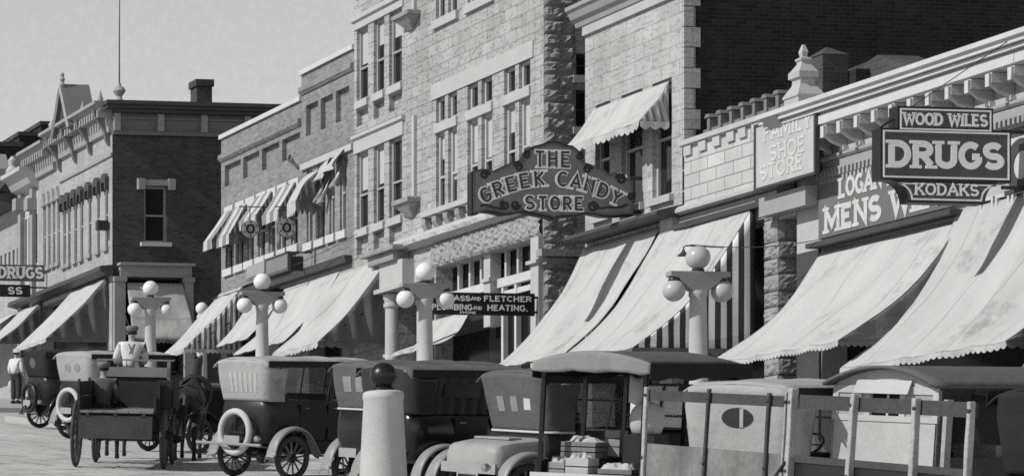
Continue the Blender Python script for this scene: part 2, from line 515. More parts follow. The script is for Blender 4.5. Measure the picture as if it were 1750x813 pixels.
def text(mb, F, s, a0, a1, b, h, t, serif=0, c0=0, c1=.006, slant=0):
    mb.F = F
    gap = .12
    tot = sum(GL[c][0] for c in s) + gap * (len(s) - 1)
    sx = (a1 - a0) / tot; a = a0
    for c in s:
        w = GL[c][0] * sx
        glyph(mb, c, a, b, w, h, t, serif, c0, c1, slant)
        a += w + gap * sx
    return mb
# ------------------------------------------------------------------ the setting
def make_ground():
    ys = [-200, -60, -30, 0, 20, 40, 60, 80, 100, 130, 170, 400, 3000]
    m = MB()
    m.grid(lambda u, w: (-2500 + 5000 * u, ys[int(round(w * (len(ys) - 1)))], gz(ys[int(round(w * (len(ys) - 1)))]) - .02), 2, len(ys) - 1)
    g, nt, b = base_mat('ground_earth')
    b.inputs['Base Color'].default_value = (.2, .2, .2, 1); b.inputs['Roughness'].default_value = .95
    tag(m.build('ground', g), kind='structure')
    # the brick-paved roadway
    m = MB()
    m.grid(lambda u, w: (-8 + (KERB + 8) * u, -30 + 180 * w, gz(-30 + 180 * w)), 1, 60)
    rm, nt, b = base_mat('street_paving')
    p = nd(nt, 'ShaderNodeNewGeometry').outputs['Position']
    g_, n1, n2 = mottled(nt, .45, p, .2, .35, .16, 9)
    n3 = noise(nt, p, 1.6, 6, .7)
    k = mth(nt, 'MAXIMUM', mth(nt, 'MINIMUM', mth(nt, 'MULTIPLY_ADD', n3, 3.2, -.55), 1.0), .55)
    mpr = nd(nt, 'ShaderNodeMapping'); mpr.inputs['Scale'].default_value = (2.6, .09, 1); nt.links.new(p, mpr.inputs[0])
    k = mth(nt, 'MULTIPLY', k, mth(nt, 'MULTIPLY_ADD', noise(nt, mpr.outputs[0], 1.0, 4, .6), .7, .68))
    t = nd(nt, 'ShaderNodeTexBrick'); t.inputs['Scale'].default_value = 1; t.inputs['Brick Width'].default_value = .24; t.inputs['Row Height'].default_value = .11
    t.inputs['Mortar Size'].default_value = .012; t.inputs['Color1'].default_value = (.95, .95, .95, 1); t.inputs['Color2'].default_value = (1.05, 1.05, 1.05, 1); t.inputs['Mortar'].default_value = (.84, .84, .84, 1)
    nt.links.new(p, t.inputs['Vector'])
    bw = nd(nt, 'ShaderNodeRGBToBW'); nt.links.new(t.outputs['Color'], bw.inputs[0])
    set_gray(nt, b, mth(nt, 'MULTIPLY', mth(nt, 'MULTIPLY', g_, k), bw.outputs[0])); b.inputs['Roughness'].default_value = .9
    bumped(nt, b, mth(nt, 'ADD', bw.outputs[0], n2), .45, .02)
    tag(m.build('road', rm), kind='structure')
    m = MB()
    m.grid(lambda u, w: (KERB + 60 * u, A(378) * -1 + .8 + (8.2) * w, gz(-A(378) + .8 + 8.2 * w) + .004), 1, 4)
    tag(m.build('side_street', rm), kind='structure')
    # pavements with kerbs (broken by the side street)
    pm = mat('pavement_slabs', .36, .9, .15, .6, .15, 14, .1)
    for y0, y1, nm in ((-20, -A(378) + .6, 'sidewalk'), (-A(192) - .8, 150, 'sidewalk')):
        m = MB(); n = 30
        rings = []
        for k in range(n + 1):
            y = y0 + (y1 - y0) * k / n; z = gz(y)
            rings.append([(KERB, y, z - .3), (KERB, y, z + .14), (KERB + .03, y, z + .15), (FX + .5, y, z + .16), (FX + .5, y, z - .3)])
        m.loft(rings)
        tag(m.build(nm, pm), kind='structure')
make_ground()
Y5E, Y6 = -A(378), -A(192)     # end walls either side of the side street

# ------------------------------------------------------------------ B1: the one-storey corner store with bracketed cornice (nearest)
def build_near_store():
    a0, a1 = A(1362), -35.5
    root = thing('drug_store_building', 'white one-storey store with a bracketed cornice, nearest on the right', 'building', bbase(a0, a1))
    zt = B(1750, 92) + .0
    ztop = B(1362, 196)
    bl = B(1403, 306)             # underside of frieze
    S = solid(root, M_CREAM, FAC, a0, a1, 16, gz(-a0) - .5, ztop - .05,
              [(A(1405), a1 - .5, gz(-a1) + .2, B(1405, 420), .5)], d=.5)
    m = MB(FAC); m.poly([(A(1405), gz(-a1), -.48), (a1 - .5, gz(-a1), -.48), (a1 - .5, B(1405, 420), -.48), (A(1405), B(1405, 420), -.48)])
    m.build('shop_window', M_SHOPGLASS, root)
    # cornice: stepped mouldings
    z0 = ztop
    def pr(d): return [(0, z0 - d)]
    m = MB(FAC)
    e = a0 - .25
    m.sweep([(0, z0), (.66, z0), (.66, z0 - .08), (.60, z0 - .10), (.60, z0 - .17), (0, z0 - .17)], e, a1)
    m.sweep([(0, z0 - .172), (.50, z0 - .172), (.53, z0 - .19), (.53, z0 - .25), (0, z0 - .25)], e + .06, a1)
    m.sweep([(0, z0 - .252), (.42, z0 - .252), (.46, z0 - .30), (.46, z0 - .45), (.40, z0 - .47), (0, z0 - .47)], e + .12, a1)
    cor = m.build('cornice', M_WHITE, root)
    # brackets on the frieze: knob, spine and curved web
    zb = B(1403, 272)
    pxs = [1393, 1420, 1447, 1475, 1505, 1535, 1565, 1597, 1629, 1663, 1697, 1733, 1772]
    for i, px in enumerate(pxs):
        a = A(px)
        b = MB(FAC); zt_ = z0 - .48
        b.prism([(0, 0)] * 0 or [(a - .055, zt_ - .16), (a + .055, zt_ - .16), (a + .055, zt_), (a - .055, zt_)], .02, .42)
        b.box(a - .05, a + .05, zt_ - .22, zt_ - .02, .42, .47)
        br = b.build('bracket', M_WHITE, cor)
        sp = MB(FAC)
        prof = [(.01, zt_ - .161)] + [(.01 + .40 * (1 - t / 10) ** .85 + .02, zt_ - .161 - (zt_ - .161 - zb - .08) * t / 10) for t in range(11)] + [(.01, zb + .08)]
        sp.sweep(prof, a - .03, a + .03)
        sp.build('bracket_web', M_CREAM, cor)
        sp = MB(FAC)
        sp.tube([(a, zt_ - .16, .44), (a, (zt_ + zb) / 2 - .06, .27), (a, zb + .09, .05)], .035, 6)
        sp.build('bracket_spine', M_WHITE, cor)
        c = MB(FAC); c.box(a - .06, a + .06, zb + .02, zb + .1, .012, .1)
        c.build('bracket_foot', M_WHITE, cor)
    m = MB(FAC)
    m.sweep([(.01, zb), (.10, zb), (.10, zb - .05), (.06, zb - .09), (.01, zb - .09)], A(1403), a1)
    m.sweep([(.01, zb - .10), (.04, zb - .10), (.04, zb - .32), (.01, zb - .32)], A(1403), a1)
    m.build('frieze_moulding', M_GREYP, root)
    m = MB(FAC); zd = B(1403, 309)
    k = A(1403)
    while k < a1:
        m.box(k, k + .06, zd, zd + .12, .045, .10); k += .12
    m.sweep([(.01, zd + .12), (.08, zd + .12), (.08, zd + .16), (.01, zd + .16)], A(1403), a1)
    m.build('dentil_strip', M_GREYP, root)
    # scroll console at the party line
    m = MB(FAC); zs = B(1378, 262); a = A(1378)
    prof = []
    for k in range(12):
        t = k / 11
        prof.append((.10 + .62 * (1 - t) ** 1.4, z0 - .1 - t * (z0 - zs)))
    prof = [(.0, z0 - .1)] + prof + [(.0, prof[-1][1])]
    m.sweep(prof, A(1361), A(1383))
    m.build('console', M_GREYP, root, smooth=True)
    m = MB(FAC); m.box(A(1366), A(1404), gz(-a0), B(1405, 425), .005, .05); m.build('shade_pier', M_DKPAINT, root)  # dark facing added to deepen the shade under the awning
    m = MB(FAC); m.box(A(1396), A(1410), B(1400, 300), B(1400, 270), .0, .22)
    m.build('console_block', M_DKPAINT, root)
    # finial on its pedestal
    a = A(1373, FX - .35); s = .5
    m = MB(Fr(FAC.pt(a, z0 + .0, .35), (1, 0, 0), (0, 1, 0), (0, 0, 1)))
    r2 = math.sqrt(2)
    zf = B(1373, 77, FX - .35) - z0
    sc = zf / 1.0
    def pyr(prof):
        m.loft([[(r * math.cos(PI / 4 + k * PI / 2), r * math.sin(PI / 4 + k * PI / 2), h * sc) for k in range(4)] for r, h in prof])
    pyr([(.33, 0), (.33, .12), (.36, .13), (.36, .16), (.20, .34), (.19, .42), (.26, .45), (.26, .55), (.23, .57), (.12, .68), (.11, .72), (.145, .74), (.145, .77), (.06, .80), (.085, .88), (.03, 1.0)])
    m.build('finial', M_CREAM, root)
    # side parapet of corrugated iron and roof hut seen over the cornice
    X1 = FX + .65; P = lambda p: A(p, X1)
    m = MB(FAC); zp = B(1408, 100, X1)
    m.box(P(1397), P(1428), z0 - .2, zp, -.9, -.4)
    q = (P(1397) + P(1428)) / 2
    m.loft([[(P(1397) - .02, zp, -.92), (P(1428) + .02, zp, -.92), (P(1428) + .02, zp, -.38), (P(1397) - .02, zp, -.38)],
            [(q - .02, B(1410, 82, X1), -.66), (q + .02, B(1410, 82, X1), -.66), (q + .02, B(1410, 82, X1), -.64), (q - .02, B(1410, 82, X1), -.64)]])
    m.build('roof_pier', M_BRICKD, root)
    X2 = FX + 1.0; P = lambda p: A(p, X2)
    m = MB(FAC); m.box(P(1408), P(1470), z0 - .2, B(1430, 131, X2), -1.2, -.92); m.build('brick_upstand', M_BRICKX, root)
    X3 = FX + 1.8; P = lambda p: A(p, X3)
    m = MB(FAC)
    m.prism([(P(1435), z0 - .2), (P(1560), z0 - .2), (P(1545), B(1545, 112, X3)), (P(1500), B(1500, 94, X3)), (P(1482), B(1482, 106, X3)), (P(1435), B(1435, 124, X3))], -2.6, -1.8)
    m.build('roof_hatch', M_BRICKD, root)
    # frieze lettering and panel at the right
    m = MB(); text(m, FAC.at(0, 0, .03), '"KODAK', A(1689), A(1689) + 4.6, B(1700, 232), .45, .035, 0, 0, .006, slant=.12)
    m.build('frieze_lettering', M_BLACK, root)
    m = MB(FAC); m.box(A(1729), a1, B(1740, 324), B(1740, 236), .02, .06); bd = m.build('letter_board', M_WHITE, root)
    m = MB(FAC); m.box(A(1690), a1, B(1690, 236), B(1690, 228), .06, .14); m.build('board_rail', M_DKPAINT, root)
    m = MB(FAC); m.box(A(1728), a1, B(1740, 332), B(1740, 324), .06, .12); m.build('board_rail', M_DKPAINT, root)
    m = MB(FAC.at(0, 0, .065))
    ca, cb = A(1752), B(1752, 282)
    pts = [(ca + .30 * math.cos(2 * PI * k / 24), cb + .33 * math.sin(2 * PI * k / 24)) for k in range(25)]
    ribbon(m, pts, .2, 0, .01)
    m.build('board_lettering', M_DKPAINT, bd)
    for k in range(4):
        a = A(1684) + k * .42
        window(root, FAC.at(0, 0, .16), a, a + .36, B(1700, 366), B(1700, 337), .1, M_WHITE, rail=0, fw=.05, name='transom_light')
    m = MB(FAC); m.box(A(1403), A(1652), B(1410, 424), B(1410, 416), .02, .3); m.build('awning_shelf', M_DKPAINT, root)
    return root
build_near_store()

# ------------------------------------------------------------------ B2: the low block-stone shoe store
def build_shoe_store():
    a0, a1 = A(1166) + .01, A(1362) - .01
    root = thing('shoe_store_building', 'low pale block-stone store with dark crenellated parapet behind its coping', 'building', bbase(a0, a1))
    zt = B(1166, 243)
    zl = B(1160, 382)
    solid(root, M_STONE3, FAC, a0, a1, 16, gz(-a0) - .5, zt, [(A(1190), A(1312), gz(-a1) + .15, zl - .35, .6), (A(1330), A(1396) , gz(-a1) + .15, B(1330, 375), .9)], d=.6)
    m = MB(FAC); m.sweep([(-.3, zt + .005), (.09, zt + .005), (.09, zt - .09), (.03, zt - .11), (-.0, zt - .11)], a0, a1); m.build('coping', M_TRIMSTONE, root)
    for px in (1172, 1197, 1221, 1245, 1265, 1288):
        a = A(px); m = MB(FAC); m.box(a, a + .26, zt - .30, zt - .112, .005, .05); m.build('dentil', M_TRIMSTONE, root)
    m = MB(FAC)
    m.sweep([(.0, zl + .30), (.10, zl + .30), (.16, zl + .24), (.16, zl + .18), (.06, zl + .14), (0, zl + .14)], a0, a1)
    m.build('storefront_cornice', M_CREAM, root)
    m = MB(FAC); m.sweep([(.0, zl + .138), (.05, zl + .138), (.05, zl - .02), (.22, zl - .05), (.22, zl - .16), (0, zl - .16)], a0, a1)
    m.build('storefront_beam', M_DKPAINT, root)
    m = MB(FAC); m.box(A(1323), A(1403), B(1323, 372), B(1323, 340), .06, .3); m.build('door_lintel', M_GREYP, root)
    # rough stone pier beside the doorway
    m = MB(); F = FAC
    z = gz(-a0) + .1
    random.seed(3)
    while z < zl - .2:
        h = random.uniform(.28, .42)
        q0, q1, sd = A(1308), A(1332) + random.uniform(-.03, .03), random.uniform(0, 50)
        def face(u, w, z=z, h=h, q0=q0, q1=q1, sd=sd):
            k = min(1, min(u, 1 - u) * 8) * min(1, min(w, 1 - w) * 6)
            return (q0 + (q1 - q0) * u, z + .01 + (h - .02) * w, .02 + k * (.035 + .015 * math.sin(sd + u * 7) * math.cos(sd + w * 5) + random.uniform(-.02, .02)))
        m.F = F; m.grid(face, 9, 7)
        def face2(u, w, z=z, h=h, q1=q1, sd=sd):
            k = min(1, min(u, 1 - u) * 6) * min(1, min(w, 1 - w) * 6)
            return (q1 + k * (.02 + random.uniform(-.012, .012)), z + .01 + (h - .02) * w, .03 - .55 * u)
        m.grid(face2, 8, 6); z += h
    m.build('stone_pier', M_ROCK, root)
    for aa, bb in ((A(1190), A(1312)), (A(1330), A(1396))):
        m = MB(FAC); m.poly([(aa, gz(-a1), -.55), (bb, gz(-a1), -.55), (bb, zl, -.55), (aa, zl, -.55)]); m.build('shop_window', M_SHOPGLASS, root)
    m = MB(FAC); m.box(A(1362), A(1364.5), gz(-a1) + .15, zl - .2, -.5, -.42); m.build('door_post', M_DKPAINT, root)
    # crenellated dark parapet on the party wall behind
    XP = FX + .45; P = lambda p: A(p, XP)
    zc = B(1210, 206, XP); m = MB(FAC)
    m.box(P(1192), P(1352), zt - .3, zc - .18, -.52, -.40)
    k = P(1197)
    while k < P(1345):
        m.box(k, k + .10, zt - .3, zc + .02, -.55, -.36)
        m.prism([(k - .05, zc + .02), (k + .15, zc + .02), (k + .11, zc + .09), (k - .01, zc + .09)], -.58, -.33)
        k += .41
    m.build('crenellated_parapet', mat('parapet_iron', .17, .7, .3, 2, .2, 30), root)
    m = MB(FAC); x0, x1 = P(1169), P(1188); q = (x0 + x1) / 2; z1 = B(1180, 184, XP)
    m.box(x0, x1, zt - .3, z1, -.62, -.28)
    m.loft([[(x0 - .05, z1, -.67), (x1 + .05, z1, -.67), (x1 + .05, z1, -.23), (x0 - .05, z1, -.23)], [(q - .01, z1 + .2, -.46), (q + .01, z1 + .2, -.46), (q + .01, z1 + .2, -.44), (q - .01, z1 + .2, -.44)]])
    m.build('parapet_pier', M_BRICKD, root)
    return root
build_shoe_store()

# ------------------------------------------------------------------ B3: two-storey pale stone building with the dark brick side wall
def build_pale_stone():
    a0, a1 = A(1000), A(1166)
    root = thing('pale_stone_building', 'two-storey pale stone building with a tall dark brick side wall', 'building', bbase(a0, a1))
    zt = B(1000, 46)
    wins = []
    zb2, zh2 = B(1093, 352), B(1093, 158)
    W = [(A(1018), A(1043)), (A(1062), A(1098)), (A(1115), A(1148))]
    ztop = [B(1018, 184), B(1062, 164), B(1118, 143)]
    zz = B(1062, 164)
    for (x0, x1) in W: wins.append((x0, x1, B(1120, 340), zz, .16))
    shop = (A(1012), A(1150), gz(-a1) + .2, B(1012, 418), .6)
    solid(root, M_STONE2, FAC, a0, a1, 22, gz(-a0) - .5, zt, wins + [shop], d=.3)
    # dark brick skin of the side wall, with the facade stone returning as toothed quoins
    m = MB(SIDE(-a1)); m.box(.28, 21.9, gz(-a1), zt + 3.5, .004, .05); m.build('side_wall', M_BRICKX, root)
    m = MB(SIDE(-a1)); z = gz(-a1) + 3; random.seed(5); i = 0
    while z < zt + .2:
        m.box(.0, .20 + .14 * (i % 2), z, z + .38, .006, .07); z += .4; i += 1
    m.build('quoin', M_STONE2, root)
    m = MB(FAC)
    m.sweep([(-.3, zt + .42), (.34, zt + .42), (.34, zt + .34), (.28, zt + .30), (.22, zt + .16), (.14, zt + .12), (.10, zt), (0, zt), (-.3, zt)], a0 - .22, a1 + .02)
    m.build('cornice', M_GREYP, root)
    m = MB(FAC); m.sweep([(.0, zt - .002), (.07, zt - .002), (.07, zt - .2), (.0, zt - .2)], a0, a1); m.build('frieze_band', M_CREAM, root)
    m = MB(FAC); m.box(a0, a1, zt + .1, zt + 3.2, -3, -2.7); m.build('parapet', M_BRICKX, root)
    for (x0, x1) in W:
        window(root, FAC, x0, x1, B(1120, 340), zz, .14, M_CREAM, rail=.5)
        m = MB(FAC); m.box(x0 - .08, x1 + .08, B(1120, 340) - .14, B(1120, 340) - .002, -.02, .1); m.build('sill', M_TRIMSTONE, root)
    m = MB(FAC); m.poly([(shop[0], shop[2], -.5), (shop[1], shop[2], -.5), (shop[1], shop[3], -.5), (shop[0], shop[3], -.5)]); m.build('shop_window', M_SHOPGLASS, root)
    m = MB(FAC); zl = B(1012, 412)
    m.sweep([(0, zl + .22), (.5, zl + .10), (.55, zl + .02), (.5, zl - .03), (0, zl - .03)], a0 + .1, a1); m.build('storefront_cornice', M_DKPAINT, root)
    m = MB(FAC); m.box(A(1142), A(1163), gz(-a1), zl, .01, .18); m.build('pilaster', M_STONE2, root)
    return root
build_pale_stone()

# ------------------------------------------------------------------ B4: tall rock-faced stone building
def build_stone_block():
    a0, a1 = A(605), A(930)
    zt = B(605, -150)
    root = thing('stone_block', 'tall rock-faced stone block with paired windows, rising out of the picture', 'building', bbase(a0, a1))
    ops = []; wl = []
    # stair bay, three tall lights on each landing
    for (yt, yb) in ((263, 394), (52, 175), (-160, -40)):
        zt_, zb_ = B(610, yt), B(610, yb)
        for (p0, p1) in ((609.5, 629), (638.5, 656.5), (665, 687)):
            ops.append((A(p0), A(p1), zb_, zt_, .15)); wl.append((A(p0), A(p1), zb_, zt_, 0))
            ops.append((A(p0), A(p1), zb_ - .62, zb_ - .2, .14, 1))
    # hall windows: pairs with transoms
    zt_, z2, z1, zb_ = B(745, 170), B(745, 213), B(745, 229), B(745, 360)
    H = zt_ - B(745, -160)
    for (p0, p1) in ((745, 781), (799, 841), (861.5, 906)):
        mid = (A(p0) + A(p1)) / 2
        for (x0, x1) in ((A(p0), mid - .09), (mid + .09, A(p1))):
            ops += [(x0, x1, z2, zt_, .15), (x0, x1, zb_, z1, .15)]
            wl += [(x0, x1, z2, zt_, 1), (x0, x1, zb_, z1, 2)]
        up = B(743, 37) - zb_
        for (x0, x1) in ((A(p0), mid - .09), (mid + .09, A(p1))):
            ops += [(x0, x1, zb_ + up, z1 + up, .15)]; wl += [(x0, x1, zb_ + up, z1 + up, 2)]
    zl = B(718, 440)
    shopa = (A(672), A(742), gz(-a0) + .2, zl - .55, 1.2)
    shop = (A(745), A(915), gz(-a1) + .2, zl - .35, .5)
    ops += [shopa, shop]
    sops = []
    S = SIDE(-a1)
    zq1, zq2, zq3, zq4 = BY(930, 90, -a1), BY(930, 128, -a1), BY(930, 152, -a1), BY(930, 216, -a1)
    sops = [(.72, 1.5, zq2, zq1, .3), (.72, 1.5, zq4, zq3, .3)]
    solid(root, M_STONE, FAC, a0, a1, 20, gz(-a0) - .5, zt, ops, sops, d=.34)
    for x0, x1, b0, b1, kind in wl:
        random.seed(int(b0 * 100 + x0 * 10))
        window(root, FAC, x0, x1, b0, b1, .13, M_CREAM if kind else M_GREYP, rail=0 if kind == 1 else (.42 if kind == 2 else .45), fw=.07,
               blind=random.choice((.3, .5, .62)) if kind == 2 else (random.choice((0, .3, .45)) if kind == 0 else .0))
    for o in sops:
        window(root, S, o[0], o[1], o[2], o[3], .2, M_DKPAINT, rail=.5)
        m = MB(S); m.box(o[0] - .1, o[1] + .1, o[2] - .16, o[2] - .003, .0, .1); m.build('sill', M_TRIMSTONE, root)
    # lintels, sills and string courses
    for (yt, yb) in ((263, 394), (52, 175)):
        zt2, zb2 = B(610, yt), B(610, yb)
        m = MB(FAC); m.box(A(606), A(690), zt2 + .004, zt2 + .36, .0, .035); m.build('lintel', M_TRIMSTONE, root)
        for (p0, p1) in ((609.5, 629), (638.5, 656.5), (665, 687)):
            m = MB(FAC); m.box(A(p0) - .03, A(p1) + .03, zb2 - .18, zb2 - .003, -.1, .06); m.build('sill', M_TRIMSTONE, root)
    m = MB(FAC); zz = B(605, 240); m.sweep([(0, zz + .08), (.10, zz + .08), (.10, zz), (0, zz - .04)], a0, A(693)); m.build('string_course', M_TRIMSTONE, root)
    m = MB(FAC); zz = B(605, 40); m.sweep([(0, zz + .08), (.10, zz + .08), (.10, zz), (0, zz - .04)], a0, A(693)); m.build('string_course', M_TRIMSTONE, root)
    m = MB(FAC); zz = B(745, 170)
    m.box(A(738), A(912), zz + .004, zz + .36, .0, .03); m.build('hall_lintel', M_TRIMSTONE, root)
    m = MB(FAC)
    for (p0, p1) in ((745, 781), (799, 841), (861.5, 906)):
        m.box(A(p0) - .04, A(p1) + .04, B(745, 229) + .004, B(745, 213) - .004, -.06, .05)
    m.build('transom_bar', M_TRIMSTONE, root)
    m = MB(FAC); zs = B(735, 374)
    m.sweep([(0, zs + .14), (.22, zs + .14), (.22, zs + .02), (.05, zs), (0, zs)], A(733), A(910)); m.build('hall_sill', M_TRIMSTONE, root)
    m = MB(FAC); zs2 = B(743, 37)
    for (p0, p1) in ((742, 784), (797, 845), (860, 909)):
        m.box(A(p0), A(p1), zs2 - .2, zs2 - .003, -.1, .08)
    m.build('upper_sill', M_TRIMSTONE, root)
    for px in (731, 749, 768, 788, 808, 829, 851, 873, 893):
        c = MB(FAC); c.sweep([(0, zs - .004), (.17, zs - .004), (.17, zs - .14), (.06, zs - .34), (0, zs - .36)], A(px), A(px) + .22); c.build('corbel', M_ROCK, root, bevel=.015)
    # rain-water brackets with their pipes
    for px, yt, yb in ((692, 27, 58), (692, 342, 376)):
        m = MB(FAC); z1_, z0_ = B(px, yt + 3), B(px, yb + 1); h = z1_ - z0_
        a = A(px); w = A(px + 27) - a
        m.box(a - .02, a + w, z1_ - .28 * h, z1_, .0, .34)
        m.loft([[(a + .02, z1_ - .282 * h, 0), (a + w - .04, z1_ - .282 * h, 0), (a + w - .04, z1_ - .282 * h, .3), (a + .02, z1_ - .282 * h, .3)],
                [(a + w * .35, z0_, 0), (a + w * .6, z0_, 0), (a + w * .6, z0_, .05), (a + w * .35, z0_, .05)]])
        m.build('carved_bracket', M_ROCK, root, bevel=.02)
        m = MB(FAC); q = a + w * .62
        m.box(q, q + .13, z1_ + .002, z1_ + 1.95, .0, .08); m.build('pipe_chase', M_TRIMSTONE, root)
        m = MB(FAC); m.box(q - .11, q - .002, z1_ + .002, z1_ + 1.95, .0, .012); m.build('pipe', M_DKPAINT, root)
    # rough quoin face turned toward the alley
    m = MB(); m.F = S
    random.seed(8); z = gz(-a1) - .2; i = 0
    while z < zt - .4:
        h = random.uniform(.26, .33)
        w0 = .70 if z < BY(930, 250, -a1) - .0 or True else .7
        nu, nv = 10, 5
        seed = random.random() * 90
        a_, b_ = -.02, .70 + random.uniform(-.05, .05)
        def fn(u, w, z=z, h=h, seed=seed, b_=b_):
            e = min(u, 1 - u) * 9; e2 = min(w, 1 - w) * 5
            k = min(1, e) * min(1, e2)
            c = .012 + k * (.055 + .03 * math.sin(seed + u * 9 + w * 2) * math.sin(seed * 2 + w * 4 - u * 4) + random.uniform(-.022, .022))
            return (a_ + (b_ - a_) * u, z + .012 + (h - .024) * w, c)
        m.grid(fn, nu, nv)
        z += h; i += 1
    m.build('rough_quoin', M_ROCK, root)
    # storefront: stone lintel course, carved frieze, piers, columns, transoms
    m = MB(); m.F = FAC; random.seed(4)
    za = zl + .30
    def cour(u, w):
        t = w
        c = [.03, .26, .30, .28, .06][min(4, int(t * 4.001))]
        return (A(690) + (A(922) - A(690)) * u, za + .28 - .36 * t, c + random.uniform(-.03, .03))
    m.grid(cour, 90, 4); m.build('lintel_course', M_TRIMSTONE, root)
    m = MB(); m.F = FAC
    def friz(u, w):
        e = 1 if .05 < w < .95 else 0
        return (A(742) + (A(928) - A(742)) * u, zl + .2 - .55 * w, .02 + e * (.05 + .03 * math.sin(u * 95 + 3 * math.sin(w * 9)) * math.sin(w * 8 + u * 20) + random.uniform(-.028, .028)))
    m.grid(friz, 150, 9); m.build('carved_frieze', mat('weathered_frieze', .30, .9, .3, 3, .3, 12, .6), root)
    zc = B(672, 437)
    m = MB(FAC); m.box(A(650), A(708), zc, zc + .12, .0, .55); m.box(A(656), A(700), zc - .22, zc - .002, .0, .42); m.build('pier_capital', M_ROCK, root, bevel=.02)
    m = MB(FAC); m.box(A(668), A(708), B(672, 494), zc - .224, .0, .30); m.build('pier_panel', M_TRIMSTONE, root)
    m = MB(FAC); m.box(A(662), A(715), B(672, 503), B(672, 496), .0, .45); m.build('pier_ledge', M_TRIMSTONE, root)
    for px, c in ((678, .12), (700, -.35)):
        k = MB(Fr(FAC.pt(A(px), 0, c), (1, 0, 0), (0, 1, 0), (0, 0, 1)))
        g0 = gz(-a0) + .1; g1 = B(672, 505)
        k.lathe([(.24, g0), (.24, g0 + .2), (.17, g0 + .25), (.16, g1 - .35), (.2, g1 - .3), (.2, g1 - .22), (.17, g1 - .2), (.22, g1 - .05), (.22, g1)], (0, 0, 0), 20)
        k.build('column', M_TRIMSTONE, root, smooth=True)
    m = MB(FAC); m.poly([(A(668), gz(-a0), -1.1), (A(745), gz(-a0), -1.1), (A(745), zl, -1.1), (A(668), zl, -1.1)]); m.build('entry_recess', M_DARK, root)
    # transom band and mullions
    g = MB(FAC); g.poly([(shop[0], shop[2], -.42), (shop[1], shop[2], -.42), (shop[1], shop[3], -.42), (shop[0], shop[3], -.42)]); g.build('shop_window', M_SHOPGLASS, root)
    m = MB(FAC)
    zr, zr2 = B(745, 505), B(745, 515)
    for px in (762, 781, 800, 842, 862.5, 894):
        m.box(A(px) - .04, A(px) + .04, zr + .06, shop[3], -.40, -.30)
    m.box(shop[0], shop[1], zr2, zr + .06, -.40, -.26)
    for px in (838, 860, 888):
        m.box(A(px) - .05, A(px) + .05, gz(-a1) + .2, zr2 - .002, -.40, -.28)
    m.box(A(836), A(912), zr2 - .22, zr2 - .1, -.39, -.3)
    m.build('shopfront_frame', M_WHITE, root)
    m = MB(FAC); m.box(A(818), A(829), B(815, 560), shop[3], -.38, -.12); m.box(A(816), A(831), B(815, 484), B(815, 478), -.3, -.06); m.build('shop_pilaster', M_TRIMSTONE, root)
    m = MB(FAC); m.box(A(915.5), A(929), gz(-a1), zl - .36, .0, .12); m.box(A(913), A(931), B(918, 452), B(918, 446), .0, .2); m.build('corner_pilaster', M_TRIMSTONE, root)
    m = MB(S); m.box(-.2, .9, BY(930, 440, -a1), BY(930, 428, -a1), .02, .30); m.box(-.05, .8, BY(930, 452, -a1), BY(930, 442, -a1), .02, .2); m.build('corner_cap', M_ROCK, root)
    return root
build_stone_block()

